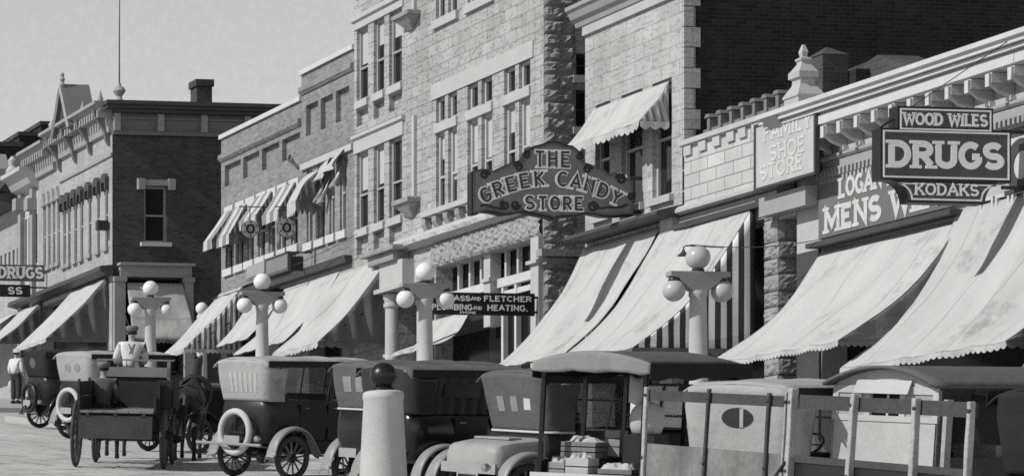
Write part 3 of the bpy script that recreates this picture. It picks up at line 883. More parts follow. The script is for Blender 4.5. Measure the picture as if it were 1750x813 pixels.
# ------------------------------------------------------------------ B5: two-storey brick store in two sections
def build_brick_store():
    a0, am, a1 = A(378), A(515), A(605) - .01
    root = thing('brick_store', 'two-storey plain brick store with recessed wall panels and stepped white coping', 'building', bbase(a0, a1))
    def section(x0, x1, zt, panels, wins, zs, zlint, zsh):
        ops = []
        for p0, p1, q0, q1 in panels: ops.append((p0, p1, q0, q1, .13, 1))
        for p0, p1 in wins: ops.append((p0, p1, zs, zlint, .13))
        ops.append((x0 + .5, x1 - .3, gz(-x0) + .2, zsh, .5))
        solid(root, M_BRICK, FAC, x0, x1, 18, gz(-x0) - .5, zt, ops, d=.2)
        m = MB(FAC); m.sweep([(-.3, zt + .14), (.07, zt + .14), (.07, zt + .02), (-.3, zt + .02)], x0 - .03, x1 + .03); m.build('coping', M_WHITE, root)
        for p0, p1 in wins:
            window(root, FAC, p0, p1, zs, zlint, .11, M_CREAM, rail=.5, fw=.05)
            m = MB(FAC); m.box(p0 - .1, p1 + .1, zs - .2, zs - .003, -.05, .08); m.build('sill', M_WHITE, root)
        m = MB(FAC); m.poly([(x0 + .5, gz(-x0), -.45), (x1 - .3, gz(-x0), -.45), (x1 - .3, zsh, -.45), (x0 + .5, zsh, -.45)]); m.build('shop_window', M_SHOPGLASS, root)
    # left section
    zt = B(378, 240)
    zp1, zp0 = B(384, 284), B(384, 320)
    pan = [(A(384), A(411.5), zp0, zp1), (A(415.5), A(443), zp0, zp1), (A(447.5), A(477), zp0, zp1), (A(482), A(513), zp0, zp1)]
    zl, zs = B(388, 372), B(388, 460)
    wl = [(A(386), A(397)), (A(405), A(416)), (A(422.5), A(434)), (A(441), A(453)), (A(459), A(470)), (A(477), A(489)), (A(497), A(509))]
    section(a0, am - .005, zt, pan, wl, zs, zl, B(380, 500))
    m = MB(FAC)
    for p0, p1 in wl: m.box(p0 - .08, p1 + .08, zl + .003, zl + .30, .0, .03)
    m.build('lintel', M_WHITE, root)
    m = MB(FAC); zc = B(381, 277); m.sweep([(0, zc + .2), (.1, zc + .2), (.1, zc + .08), (.03, zc), (0, zc)], a0, am); m.build('brick_band', M_BRICK, root)
    # right section
    zt2 = B(515, 131)
    zq1, zq0 = B(523, 181), B(523, 234)
    pan = [(A(523), A(543.5), zq0, zq1), (A(548), A(569), zq0, zq1), (A(574), A(596.5), zq0, zq1)]
    zl2, zs2 = B(519, 292), B(519, 418)
    wr = [(A(524), A(534)), (A(543), A(554)), (A(563), A(572)), (A(581), A(591))]
    section(am + .005, a1, zt2, pan, wr, zs2, zl2, B(520, 500))
    m = MB(FAC); m.sweep([(0, zl2 + .16), (.08, zl2 + .16), (.08, zl2 + .003), (0, zl2 + .003)], A(517), a1); m.build('lintel_band', M_TRIMSTONE, root)
    m = MB(FAC); zc = B(516, 164); m.sweep([(0, zc + .2), (.1, zc + .2), (.1, zc + .08), (.03, zc), (0, zc)], am + .01, a1); m.build('brick_band', M_BRICK, root)
    # storefront cornice and fascia boards
    zf = B(450, 470)
    m = MB(FAC); m.sweep([(0, zf - .25), (.22, zf - .25), (.18, zf - .42), (0, zf - .45)], a0 - .05, a1 - .1); m.build('storefront_cornice', M_DKPAINT, root)
    m = MB(FAC); m.tube([(A(497), B(497, 266), .02), (A(507), B(507, 274), .22), (A(515), B(515, 287), .05)], .035, 6); m.build('wall_bracket', M_IRON, root)
    return root
build_brick_store()

# ------------------------------------------------------------------ B6: corner brick building across the side street
M_SIDEF = mat('grimy_paint', .16, .7, .25, 1.5, .15, 30)
M_TRIMG = mat('grimy_trim', .28, .75, .25, 2, .2, 25)
def build_corner_brick():
    a0, a1 = A(66), A(192)
    zt = B(192, 206)
    root = thing('corner_building', 'ornate corner brick building with a little gable and flagpole above its cornice', 'building', bbase(a0, a1))
    S = SIDE(Y6)
    def SX(px): return plane_x(px, Y6) - FX
    def SZ(py): return BY(260, py, Y6)
    ops = []; hw = []
    for px in (182, 168, 153.5, 139.5, 129, 118, 110):
        ops.append((A(px) - .12, A(px) + .16, B(181, 423), B(181, 313), .1)); hw.append(A(px))
    hw2 = []
    for px in (100, 92, 84, 76):
        ops.append((A(px) - .12, A(px) + .16, B(100, 448), B(100, 341), .1)); hw2.append(A(px))
    shop = (A(70), a1 - .5, gz(-a0) + .2, B(188, 478), .5)
    sops = [(SX(246.5), SX(285), SZ(414), SZ(318), .3), (SX(213), SX(312), SZ(640), SZ(476), .4)]
    w = MB(); 
    wallgrid(w, FAC, a0, a1, gz(-a1) - .5, zt, ops + [shop], .3)
    w.F = FAC; D = 20
    w.poly([(a0, gz(-a0), 0), (a0, zt, 0), (a0, zt, -D), (a0, gz(-a0), -D)])
    w.poly([(a0, gz(-a0), -D), (a0, zt, -D), (a1, zt, -D), (a1, gz(-a0), -D)])
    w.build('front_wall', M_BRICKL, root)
    w = MB(); wallgrid(w, S, .0, D, gz(-a1) - .5, SZ(230), sops, .3)
    wallgrid(w, S, .0, D, SZ(230), zt, [], .3)
    w.build('side_wall', M_BRICKD, root)  # darker than the front brick: this side's shade is put into the colour
    r = MB(FAC); r.box(a0, a1 - .02, zt - .3, zt - .15, -D, -.1); r.build('roof', M_ROOF, root)
    # side cornice
    m = MB(S); z1, z2, z3 = SZ(179), SZ(204), SZ(229)
    m.box(-.35, D, z1 - .10, z1 + .02, .0, .55); m.box(-.30, D, z1 - .2, z1 - .102, .0, .45); m.box(-.02, D, z1 - .3, z1 - .202, .0, .32)
    m.build('cornice', M_DKPAINT, root)
    m = MB(S); m.box(.0, D, z3, z1 - .302, .0, .06); m.box(-.02, D, z3 - .06, z3 + .05, .061, .14); m.box(-.02, D, z2 - .03, z2 + .03, .061, .12)
    m.build('frieze', M_SIDEF, root)
    for k in range(5):
        b = MB(S); x = .12 + k * 1.42
        b.box(x - .1, x + .1, z3 + .06, z1 - .31, .061, .16); b.build('frieze_block', M_GREYP, root)
    # side window with hood and sill
    o = sops[0]
    window(root, S, o[0], o[1], o[2], o[3], .14, M_GREYP, rail=.48, fw=.07)
    m = MB(S); m.box(o[0] - .2, o[1] + .2, o[3] + .003, o[3] + .18, .0, .14); m.box(o[0] - .24, o[0] - .02, o[3] - .12, o[3] + .22, .002, .17); m.box(o[1] + .02, o[1] + .24, o[3] - .12, o[3] + .22, .002, .17)
    m.build('window_hood', M_GREYP, root)
    m = MB(S); m.box(o[0] - .13, o[1] + .13, o[2] - .13, o[2] - .003, -.02, .12); m.build('sill', M_WHITE, root)
    # side shop window
    o = sops[1]
    m = MB(S); m.poly([(o[0], o[2], -.35), (o[1], o[2], -.35), (o[1], o[3], -.35), (o[0], o[3], -.35)]); m.build('shop_window', M_SHOPGLASS, root)
    m = MB(S); za, zb = SZ(452), SZ(474)
    m.box(SX(200), SX(328), za - .06, za + .02, .0, .34); m.box(SX(203), SX(325), zb, za - .062, .0, .16); m.build('shop_lintel', M_GREYP, root)
    for x0, x1 in ((193, 212), (313, 328)):
        m = MB(S); m.box(SX(x0), SX(x1), gz(Y6), zb - .16, .0, .16); m.box(SX(x0) - .03, SX(x1) + .03, zb - .158, zb - .002, .0, .22); m.build('shop_pilaster', M_GREYP, root)
    # chimney
    cx0, cx1 = plane_x(331, Y6 + 1.5), plane_x(357, Y6 + 1.5)
    zc0, zc1 = SZ(184), BY(344, 139, Y6 + 1.5)
    m = MB(); m.box(cx0, cx1, Y6 + 1.2, Y6 + 1.8, zc0 - .6, zc1 - .22); m.box(cx0 - .05, cx1 + .05, Y6 + 1.15, Y6 + 1.85, zc1 - .218, zc1); m.build('chimney', M_BRICKD, root)
    # facade cornice with hanging brackets, two runs (the farther shop is lower)
    for x0, x1, zc, white in ((A(96), a1, B(187, 181), 1), (a0 - .6, A(97), B(84, 252), 1)):
        m = MB(FAC); m.sweep([(-.3, zc + .08), (.62, zc + .08), (.62, zc - .02), (.5, zc - .06), (.42, zc - .2), (0, zc - .2)], x0, x1 + .1); m.build('cornice', M_TRIMG, root)
        m = MB(FAC); m.sweep([(0, zc - .202), (.16, zc - .202), (.16, zc - .5), (.12, zc - .86), (0, zc - .9)], x0, x1); m.build('frieze', M_TRIMG, root)
        nb = 22; 
        m = MB(FAC)
        k = x0 + .1
        while k < x1:
            m.box(k, k + .12, zc - .42, zc - .203, .16, .48); k += .26
        m.build('modillion', M_GREYP, root)
    zc = B(187, 181)
    for px in (187, 157, 131, 104.5):
        m = MB(FAC); x = A(px)
        m.sweep([(0, zc - .15), (.56, zc - .15), (.5, zc - .36), (.2, zc - .8), (.14, zc - 1.1), (.05, zc - 1.25), (0, zc - 1.25)], x - .07, x + .08); m.build('cornice_bracket', M_SIDEF, root)
        m = MB(FAC); m.lathe([(.07, 0), (.1, .1), (.06, .2), (.02, .35)], (x, zc + .1, .3), 10, axis=1)
        m.build('bracket_finial', M_TRIMG, root, smooth=True)
    # little gable with cross roof
    ga, gb, gc = A(122), A(147), A(136)
    zr0, zr1 = B(134, 222), B(138, 156)
    m = MB(FAC); m.prism([(ga, zr0), (gb, zr0), ((ga + gb) / 2, zr1)], .0, .5); m.build('gable', M_DKPAINT, root)
    gm = (ga + gb) / 2
    m = MB(FAC)
    for e, x in ((ga - .12, 0), (gb + .12, 1)):
        m.loft([[(e, zr0 - .15, .62), (e, zr0 - .15, -.35), (gm, zr1 + .12, -.35), (gm, zr1 + .12, .62)], [(e, zr0 - .02, .62), (e, zr0 - .02, -.35), (gm, zr1 + .26, -.35), (gm, zr1 + .26, .62)]])
    m.build('gable_roof', M_SIDEF, root)
    m = MB(FAC)
    for e in (ga - .1, gb + .1):
        m.tube([(e, zr0 - .1, .63), (gm, zr1 + .16, .63)], .06, 4)
    m.build('bargeboard', M_TRIMG, root)
    m = MB(FAC); m.lathe([(.07, 0), (.1, .08), (.05, .16), (.09, .26), (.05, .34), (.07, .42), (.01, .5)], (gm, zr1 + .15, .55), 10, axis=1); m.build('gable_finial', M_TRIMG, root, smooth=True)
    # string course, hoods, sills
    zst = B(189, 268)
    m = MB(FAC); m.sweep([(0, zst + .1), (.06, zst + .1), (.06, zst), (0, zst)], A(103), a1); m.build('string_course', M_TRIMG, root)
    for x in hw:
        window(root, FAC, x - .12, x + .16, B(181, 423), B(181, 313), .08, M_GREYP, rail=.5, fw=.03)
        m = MB(FAC); zz = B(181, 313)
        m.prism([(x - .22, zz - .25), (x - .12, zz - .25), (x - .12, zz), (x + .16, zz), (x + .16, zz - .25), (x + .26, zz - .25), (x + .26, zz + .14), (x + .1, zz + .28), (x - .06, zz + .28), (x - .22, zz + .14)], .0, .14)
        m.build('window_hood', M_DKPAINT, root)
        m = MB(FAC); m.box(x - .2, x + .24, B(181, 423) - .13, B(181, 423) - .003, -.02, .1); m.build('sill', M_TRIMG, root)
    for x in hw2:
        window(root, FAC, x - .12, x + .16, B(100, 448), B(100, 341), .08, M_TRIMG, rail=.5, fw=.04, blind=.6)
        m = MB(FAC); zz = B(100, 341); m.prism([(x - .2, zz), (x + .24, zz), (x + .02, zz + .45)], .0, .1); m.build('window_hood', M_TRIMG, root)
        m = MB(FAC); m.box(x - .2, x + .24, B(100, 448) - .13, B(100, 448) - .003, -.02, .1); m.build('sill', M_TRIMG, root)
    # storefront cornice and corner trim
    zf = B(190, 460)
    m = MB(FAC); m.sweep([(0, zf + .12), (.42, zf + .08), (.46, zf - .06), (.2, zf - .18), (0, zf - .18)], a0, a1 + .12); m.build('storefront_cornice', M_DKPAINT, root)
    m = MB(FAC); m.poly([(shop[0], shop[2], -.45), (shop[1], shop[2], -.45), (shop[1], shop[3], -.45), (shop[0], shop[3], -.45)]); m.build('shop_window', M_SHOPGLASS, root)
    # turned base of the flagpole
    m = MB(); zc = BY(205, 176, Y6); fx = plane_x(204, Y6 + .25)
    m.lathe([(.16, zc - .3), (.16, zc + .1), (.1, zc + .16), (.08, zc + .25), (.15, zc + .33), (.2, zc + .42), (.15, zc + .52), (.06, zc + .58), (.05, zc + .66)], (fx, Y6 + .25, 0), 14)
    m.build('pole_base', M_TRIMG, root, smooth=True)
    fp = MB(); fp.tube([(fx, Y6 + .25, zc + .64), (fx, Y6 + .25, zc + 2), (fx + .02, Y6 + .25, zc + 4.5)], [.024, .02, .01], 8)
    fp.build('flagpole', M_IRON, root)
    m = MB(FAC); m.box(A(184), A(188), B(185, 394), B(185, 378), .05, .4); m.build('wall_lantern', M_IRON, root)
    return root
build_corner_brick()

# ------------------------------------------------------------------ the farthest fronts
def build_far():
    a0, a1 = A(34), A(66) - .01
    root = thing('narrow_stone_front', 'narrow pale ornate stone front squeezed beyond the corner brick building', 'building', bbase(a0, a1))
    zt = B(66, 300)
    ops = [(A(x) - .1, A(x) + .14, B(50, 455), B(50, 372), .25) for x in (44, 50, 56, 62)]
    solid(root, M_TRIMSTONE, FAC, a0, a1, 12, gz(-a1) - .5, zt, ops, d=.25)
    for o in ops: window(root, FAC, o[0], o[1], o[2], o[3], .2, M_CREAM, rail=.5, fw=.03)
    m = MB(FAC); m.sweep([(-.2, zt + .3), (.7, zt + .3), (.7, zt + .16), (.5, zt + .06), (.3, zt - .25), (.12, zt - .35), (0, zt - .4)], a0, a1 + .05); m.build('cornice', M_TRIMSTONE, root)
    for k, px in enumerate((40, 60)):
        m = MB(FAC); m.box(A(px) - .16, A(px) + .16, gz(-a0), zt - .4, .0, .16); m.box(A(px) - .22, A(px) + .22, B(px, 360), B(px, 340), .0, .34); m.build('pilaster', M_TRIMG, root)
    m = MB(FAC); m.lathe([(.2, 0), (.24, .2), (.12, .35), (.16, .55), (.04, .7)], (a0 + .1, zt + .3, .3), 12, axis=1); m.build('urn', M_TRIMSTONE, root, smooth=True)
    m = MB(FAC); zf = B(50, 515); m.sweep([(0, zf + .12), (.42, zf + .08), (.46, zf - .06), (0, zf - .18)], a0, a1); m.build('storefront_cornice', M_DKPAINT, root)
    a0, a1 = A(-60), A(34) - .01
    root = thing('far_brick_building', 'farthest dark-roofed brick building at the left edge, under deep eaves', 'building', bbase(a0, a1))
    zt = B(20, 350)
    ops = [(A(x) - .12, A(x) + .14, B(20, 470), B(20, 428), .25) for x in (2, 9, 16, 23, 30)]
    solid(root, M_BRICKL, FAC, a0, a1, 12, gz(-a1) - .5, zt, ops, d=.25)
    for o in ops: window(root, FAC, o[0], o[1], o[2], o[3], .2, M_CREAM, rail=.5, fw=.03)
    m = MB(FAC); m.sweep([(-.2, zt + .35), (1.0, zt + .22), (1.0, zt + .06), (0, zt - .2)], a0, a1 - .02); m.build('eaves', M_DKPAINT, root)
    m = MB(FAC); m.loft([[(a0, zt + .3, .8), (a1, zt + .3, .8), (a1, zt + .3, -6), (a0, zt + .3, -6)], [(a0, zt + 2.4, -1.2), (a1, zt + 2.4, -1.2), (a1, zt + 2.4, -6), (a0, zt + 2.4, -6)]]); m.build('mansard_roof', M_ROOF, root)
    q = B(8, 325)
    m = MB(FAC); 
    m.prism([(A(3), zt + .4), (A(17), zt + .4), (A(17), zt + 1.3), (A(10), zt + 1.9), (A(3), zt + 1.3)], .0, .75)
    d = m.build('dormer', M_GREYP, root)
    m = MB(FAC); m.prism([(A(6), zt + .55), (A(14), zt + .55), (A(14), zt + 1.15), (A(10), zt + 1.45), (A(6), zt + 1.15)], .752, .77); m.build('pane', M_GLASS, d)
    # tall side walls and chimneys rising behind
    root = thing('tall_rear_block', 'stepped dark brick block standing behind the far rooftops', 'building', (FX + 7, 112, gz(112)))
    m = MB()
    for p0, p1, py, y in ((-40, 36, 250, 104), (33, 73, 233, 108), (70, 122, 215, 112)):
        m.box(plane_x(p0, y), plane_x(p1, y), y, y + 5, gz(y), BY((p0 + p1) / 2, py, y))
    m.build('wall', M_BRICKX, root)
    m = MB()
    for p0, p1, py, y in ((-40, 36, 250, 104), (33, 73, 233, 108), (70, 122, 215, 112)):
        z = BY((p0 + p1) / 2, py, y); m.box(plane_x(p0, y) - .06, plane_x(p1, y) + .06, y - .08, y + 5, z + .003, z + .16)
    m.build('coping', M_BRICKD, root)
    m = MB(); y = 108; m.lathe([(.2, 0), (.3, .25), (.14, .5), (.04, .75)], (plane_x(97, y - 9), y - 9, BY(97, 226, y - 9)), 12); m.build('urn', M_TRIMSTONE, root, smooth=True)
build_far()
# ------------------------------------------------------------------ awnings
def awning(label, F, a0, a1, zt, zf, d, zt1=None, zf1=None, sag=.06, valance=.0, scallop=.12, side='', m=None, ms=None, mv=None, wr=.03, seed=1, group=None,
           a0f=None, a1f=None, rods=True, name='awning', nu=40, nv=14, vsolid=None, side_z=None, wrk=1.0):
    m = m or M_CANVAS; ms = ms or M_CANVASD; mv = mv or m
    zt1 = zt if zt1 is None else zt1; zf1 = zf if zf1 is None else zf1
    a0f = a0 if a0f is None else a0f; a1f = a1 if a1f is None else a1f
    rnd = random.Random(seed)
    ph = [(rnd.uniform(0, 6), rnd.uniform(1.5, 5), rnd.uniform(-2, 3), rnd.uniform(.3, 1)) for _ in range(5)]
    def surf(u, w):
        ea = a0 + (a1 - a0) * u; fa = a0f + (a1f - a0f) * u
        a = ea + (fa - ea) * w
        tz = zt + (zt1 - zt) * u; fz = zf + (zf1 - zf) * u
        s = math.sin(PI * w)
        b = tz + (fz - tz) * w - sag * s
        edge = min(1, 6 * u, 6 * (1 - u)) if wr else 0
        q = sum(k[3] * math.sin(k[0] + k[1] * 2.2 * (a - a0) * .5 + k[2] * w * 3) for k in ph) * wr * 1.7 * s * (.35 + .65 * edge) + wr * .35 * s * math.sin(9 * (a - a0) + 5 * w + seed) * math.sin(4.0 * w + seed)
        # belly between the rafters
        c = .06 + d * w - sag * .5 * s
        fn_ = mnoise.fractal(Vector((a * .9 + seed, w * 1.6 + a * .35, seed * 2.3)), .8, 2.1, 4) * wr * 1.5 * min(1, w * 4) * (1 - w ** 3)
        hem = .03 * abs(math.sin(PI * u * max(2, round(abs(a1 - a0) / .9)))) * w ** 3 + .018 * mnoise.noise(Vector((a * 2.2, seed, 0))) * w
        return (a + .02 * mnoise.noise(Vector((w * 3, seed + u * 3, 1))) , b + q - fn_ - hem * (1 if wr > .005 else 0), c + q * .6)
    p = F.pt((a0 + a1) / 2, zt, .06)
    root = thing(name, label, 'awning', p, group)
    g = MB(F); g.grid(surf, nu, nv); g.build('canvas', m, root, smooth=60, solid=.006)
    if valance:
        g = MB(F)
        n = max(3, int(round(abs(a1f - a0f) / (scallop or .3))))
        sub = 4
        def val(u, w):
            q = surf(u, 1.0)
            ph_ = (u * n) % 1.0
            h = valance * (.62 + .38 * math.sin(PI * ph_)) if scallop else valance
            return (q[0], q[1] - .003 - h * w, q[2] + .012 + .02 * math.sin(u * 23 + seed) * w)
        g.grid(val, n * sub, 1); g.build('valance', mv, root, solid=.005)
    for e in side:
        u = 0 if e == 'l' else 1
        off = -.008 if e == 'l' else .008
        g = MB(F)
        zb = side_z if side_z is not None else (zf if e == 'l' else zf1)
        def sd(t, w, u=u, off=off, zb=zb):
            tp = surf(u, t); 
            bz = zb + ((zf if u == 0 else zf1) - zb) * t
            k = math.sin(t * 26 + w * 3 + seed) * .03 * math.sin(PI * w) * wrk
            return (tp[0] + off + k, tp[1] - .01 + (bz - tp[1]) * w, tp[2])
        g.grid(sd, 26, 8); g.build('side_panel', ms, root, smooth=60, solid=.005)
        if valance:
            n = max(3, int(round(d / max(scallop, .1)))); g = MB(F)
            def sv(t, w, u=u, off=off):
                q = sd(t, 1.0)
                h = valance * (.6 + .4 * math.sin(PI * ((t * n) % 1)))
                return (q[0] + off, q[1] - .002 - h * w, q[2])
            g.grid(sv, n * 4, 1); g.build('side_valance', mv if ms is not M_CANVASD else ms, root, solid=.005)
    if rods:
        g = MB(F)
        q0, q1 = surf(0, 1), surf(1, 1)
        ext = lambda q: (q[0], q[1] - .03, q[2] - .02)
        g.tube([ext(q0), ext(q1)], .018, 6)
        for u in (0.01, .99):
            q = surf(u, 1); g.tube([(q[0], q[1] - .04, q[2] - .02), (q[0], (zt if u < .5 else zt1) - .45 * ((zt if u < .5 else zt1) - q[1]), .05)], .016, 6)
            
        g.build('frame', M_IRON, root)
    return root
def px_awning(label, tl, tr, bl, lead=0, **kw):     # survey: top corners on the wall, front corner at the kerb end
    a0 = A(tl[0]); a1 = A(tr[0])
    Xf = plane_x(bl[0], -a0)
    d = FX - Xf
    z0 = B(*tl); 
    zf = height(bl[1], Xf, -a0)
    if lead: kw['a0f'] = a0 + lead
    return awning(label, FAC, a0, a1, z0, zf, d - .06, **kw)
M_STRIPE_SIDE = striped('striped_canvas_side', .8, .06, .23, 0)
M_STRIPE_SIDE2 = striped('striped_canvas_fine', .6, .12, .15, 0)
M_STRIPE_TOP = striped('striped_canvas_top', .46, .22, .55, 1)
GA = 'canvas shop awnings along the street'
# nearest store
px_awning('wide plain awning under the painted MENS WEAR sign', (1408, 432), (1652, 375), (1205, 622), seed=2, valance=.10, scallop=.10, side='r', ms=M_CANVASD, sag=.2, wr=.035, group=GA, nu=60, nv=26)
px_awning('large wrinkled awning at far right below the DRUGS sign', (1644, 360), (1945, 258), (1437, 628), seed=7, valance=.11, scallop=.14, sag=.28, wr=.06, group=GA, nu=60, nv=24, m=M_CANVAS2, side='r')
px_awning('grey awning cut off by the right edge of the picture', (1990, 255), (2150, 205), (1742, 632), seed=9, valance=.18, scallop=.17, sag=.1, m=M_CANVASD, side='l', group=GA)
# shoe store and candy store
px_awning('white awning with a bold striped side under the shoe store', (1138, 388), (1296, 364), (936, 622), seed=4, valance=.14, scallop=.2, side='r', ms=M_STRIPE_SIDE, wr=.03, sag=.26, lead=.22, group=GA, mv=M_CANVASD, wrk=.4, side_z=None)
px_awning('long white awning below the candy store sign', (1003, 424), (1133, 396), (842, 630), seed=5, valance=.0, wr=.04, sag=.2, nv=24, group=GA)
# stone block
px_awning('small sagging awning between the stone columns', (742, 548), (808, 540), (655, 606), seed=6, sag=.22, wr=.02, group=GA, valance=.08, scallop=.1)
# brick store
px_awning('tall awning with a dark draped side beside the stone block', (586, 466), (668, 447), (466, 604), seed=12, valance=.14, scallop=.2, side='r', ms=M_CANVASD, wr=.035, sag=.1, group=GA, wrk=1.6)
px_awning('plain white awning left of the tall dark-sided one', (490, 494), (584, 467), (398, 606), seed=13, sag=.14, wr=.035, group=GA)
px_awning('narrow pointed white awning behind the second lamp post', (430, 520), (487, 500), (369, 592), seed=14, sag=.05, wr=.02, group=GA)
px_awning('awning with a fine-striped side at the side street corner', (379, 502), (419, 492), (277, 606), seed=15, valance=.12, scallop=.12, side='r', ms=M_STRIPE_SIDE2, wr=.03, group=GA, wrk=1.2)
# upper windows of the brick store
GU = 'little striped awnings over upper windows'
for i, (p0, y0, p1, fl, fy, lab) in enumerate(((386, 364, 400, 348, 414, 'leftmost little striped awning on the upper brick wall'),
                               (403, 356, 424, 371, 408, 'second little striped awning from the left on the brick wall'),
                               (440, 338, 468, 410, 378, 'third little striped awning, above the left ring sign'),
                               (480, 322, 508, 448, 369, 'fourth little striped awning, above the right ring sign'))):
    px_awning(lab, (p0, y0), (p1, y0 - 8), (fl, fy), seed=20 + i, valance=.26, scallop=.0, side='r', m=M_STRIPE_TOP, ms=M_CANVASD, mv=M_STRIPE_TOP, wr=.004, sag=.01, group=GU, nu=16, nv=8, name='window_awning', rods=False)
px_awning('bulging window awning with a ruffled edge on brick wall', (541, 294), (556, 284), (491, 348), seed=31, valance=.36, scallop=.16, side='r', m=M_CANVAS2, ms=M_CANVASD, wr=.02, sag=-.12, group=GU, nu=20, name='window_awning', rods=False)
def ragged():
    root = thing('torn_awning', 'torn awning hanging in rags beside the stone block', 'awning', FAC.pt(A(570), B(570, 275), .1))
    rnd = random.Random(5)
    for (p0, p1, yt, yb, c) in ((556, 572, 281, 318, .32), (559, 563, 314, 350, .28), (567, 571, 312, 352, .3), (574, 594, 270, 300, .3), (586, 592, 292, 326, .28)):
        x0, x1 = A(p0), A(p1); z1, z0 = B(p0, yt), B(p0, yb)
        s = rnd.uniform(0, 6)
        g = MB(FAC)
        g.grid(lambda u, w: (x0 + (x1 - x0) * u + .05 * math.sin(w * 7 + s), z1 + (z0 - z1) * w + .12 * u, .04 + c * w ** .6 + .08 * math.sin(u * 8 + s) * w), 14, 10)
        g.build('rag', M_CANVAS2, root, smooth=60, solid=.006)
ragged()
# candy store upper window awning
px_awning('wide upstairs awning with a pleated striped side, behind the candy sign', (1018, 188), (1148, 138), (966, 252), seed=41, valance=.16, scallop=.2, side='r', ms=striped('pleated_canvas', .42, .2, .16, 0, .3), wr=.02, sag=.05, group=GU, name='window_awning', wrk=.6)
# corner building
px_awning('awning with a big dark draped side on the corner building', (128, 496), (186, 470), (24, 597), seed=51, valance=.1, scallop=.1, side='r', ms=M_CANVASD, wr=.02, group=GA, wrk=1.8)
px_awning('awning at left edge beyond the corner building', (40, 528), (74, 512), (-40, 598), seed=52, sag=.05, side='r', ms=M_CANVASD, wr=.03, group=GA)
px_awning('farthest sliver of awning at the left edge', (0, 545), (30, 532), (-75, 598), seed=53, sag=.05, wr=.03, group=GA)
def side_awning():
    S = SIDE(Y6)
    def SX(px): return plane_x(px, Y6) - FX
    awning('pale flat awning over the side window of the corner building', S, SX(216), SX(311), BY(260, 484, Y6), BY(260, 585, Y6) , 1.0, seed=60, valance=.12, scallop=.15, sag=.03, wr=.015, m=M_CANVAS2, group=GA, a0f=SX(209), a1f=SX(318), mv=M_CANVASD)
side_awning()

# ------------------------------------------------------------------ projecting and wall signs
def outline_sign(root, F, pts, th, m, name='board'):
    g = MB(F); g.prism(pts, -th, 0); return g.build(name, m, root)
def line_loop(mb, pts, t, c0, c1):
    ribbon(mb, list(pts) + [pts[0]], t, c0, c1)
M_SIGNDK = mat('sign_enamel_dark', .085, .45, .2, 3, .12, 40)
M_SIGNBLK = mat('sign_black', .02, .5, .3, 3, .2, 30)
M_SIGNLT = mat('sign_letter_pale', .88, .5, .08, 3, .06, 40)
M_SIGNGR = mat('sign_grey', .19, .6, .35, 1.6, .2, 30)
def drugs_sign():
    Y = -A(1728, 28.6)
    px = lambda x: plane_x(x, Y); 
    x0 = px(1505); s = (px(1728) - x0) / 223.0
    z = lambda y: BY(1600, y, Y)
    zc = z(347)
    F = SIGN(x0, Y, zc)
    q = lambda x, y: ((x - 1505) * s, (347 - y) * s)
    root = thing('drugs_sign', 'dark enamel WOOD WILES DRUGS KODAKS sign hanging over the pavement', 'sign', F.pt(1, .5, 0))
    def cove(cx, cy, r, t0, t1): return [q(cx + r * math.cos(R(t0 + (t1 - t0) * k / 8)), cy + r * math.sin(R(t0 + (t1 - t0) * k / 8))) for k in range(9)]
    out = [q(1505, 312), q(1505, 230), q(1534, 230), q(1534, 195), q(1697, 195), q(1697, 230), q(1728, 230), q(1728, 312), q(1713, 312)] + \
          [q(1713 - 30 * math.sin(PI / 2 * k / 8), 312 + 35 * (1 - math.cos(PI / 2 * k / 8)) ) for k in range(1, 9)] + \
          [q(1552, 347)] + [q(1552 - 32 * (1 - math.cos(PI / 2 * k / 8)), 347 - 35 * math.sin(PI / 2 * k / 8)) for k in range(1, 9)]
    b = outline_sign(root, F, [(a, c) for a, c in out], .24, M_SIGNBLK)
    m = MB(F)
    f = lambda pts: m.prism(pts, .002, .008)
    main = [q(1508, 309), q(1508, 233), q(1725, 233), q(1725, 309)]
    top = [q(1537, 228), q(1537, 198), q(1694, 198), q(1694, 228)]
    cv = lambda x, y, dx, dy, ks: [q(x + dx * math.sin(PI / 2 * k / 6), y + dy * (1 - math.cos(PI / 2 * k / 6))) for k in ks]
    low = cv(1523, 315, 30, 29, range(7)) + cv(1711, 315, -30, 29, range(6, -1, -1))
    for p in (main, top, low): f(p)
    m.build('panel', M_SIGNDK, root)
    m = MB(F)
    t = 2.6 * s
    for p in ([q(1510, 307), q(1510, 235), q(1723, 235), q(1723, 307)], [q(1539, 231), q(1539, 200), q(1692, 200), q(1692, 231)]): line_loop(m, p, t, .006, .014)
    lowl = cv(1533, 317.5, 25, 24, range(7)) + cv(1701, 317.5, -25, 24, range(6, -1, -1))
    line_loop(m, lowl, t, .006, .0125)
    m.build('border', M_SIGNLT, root)
    m = MB()
    def T(s_, xa, xb, yb, h, tt, sf): text(m, F.at(*q(xa, yb), 0), s_, 0, (xb - xa) * s, 0, h * s, tt * s, sf * s, .006, .016)
    T('WOOD WILES', 1544, 1686, 225, 20, 4.0, 2.2)
    T('DRUGS', 1519, 1712, 293, 44, 10.5, 5.0)
    T('KODAKS', 1563, 1671, 335, 19, 3.2, 2.0)
    m.build('lettering', M_SIGNLT, root)
    m = MB(); za = F.pt(*q(1600, 205), 0).z
    m.tube([F.pt(*q(1505, 232), -.1), F.pt(*q(1532, 214), -.1)], .02, 6)
    for yy in (229, 318):
        e = F.pt(*q(1720, yy), -.12); m.tube([e, (FX - .02, e.y, e.z)], .03, 6)
    m.tube([F.pt(*q(1560, 197), -.1), (FX - .05, F.o.y - .3, za + 1.5)], .008, 5)
    m.build('hanger', M_IRON, root)
drugs_sign()
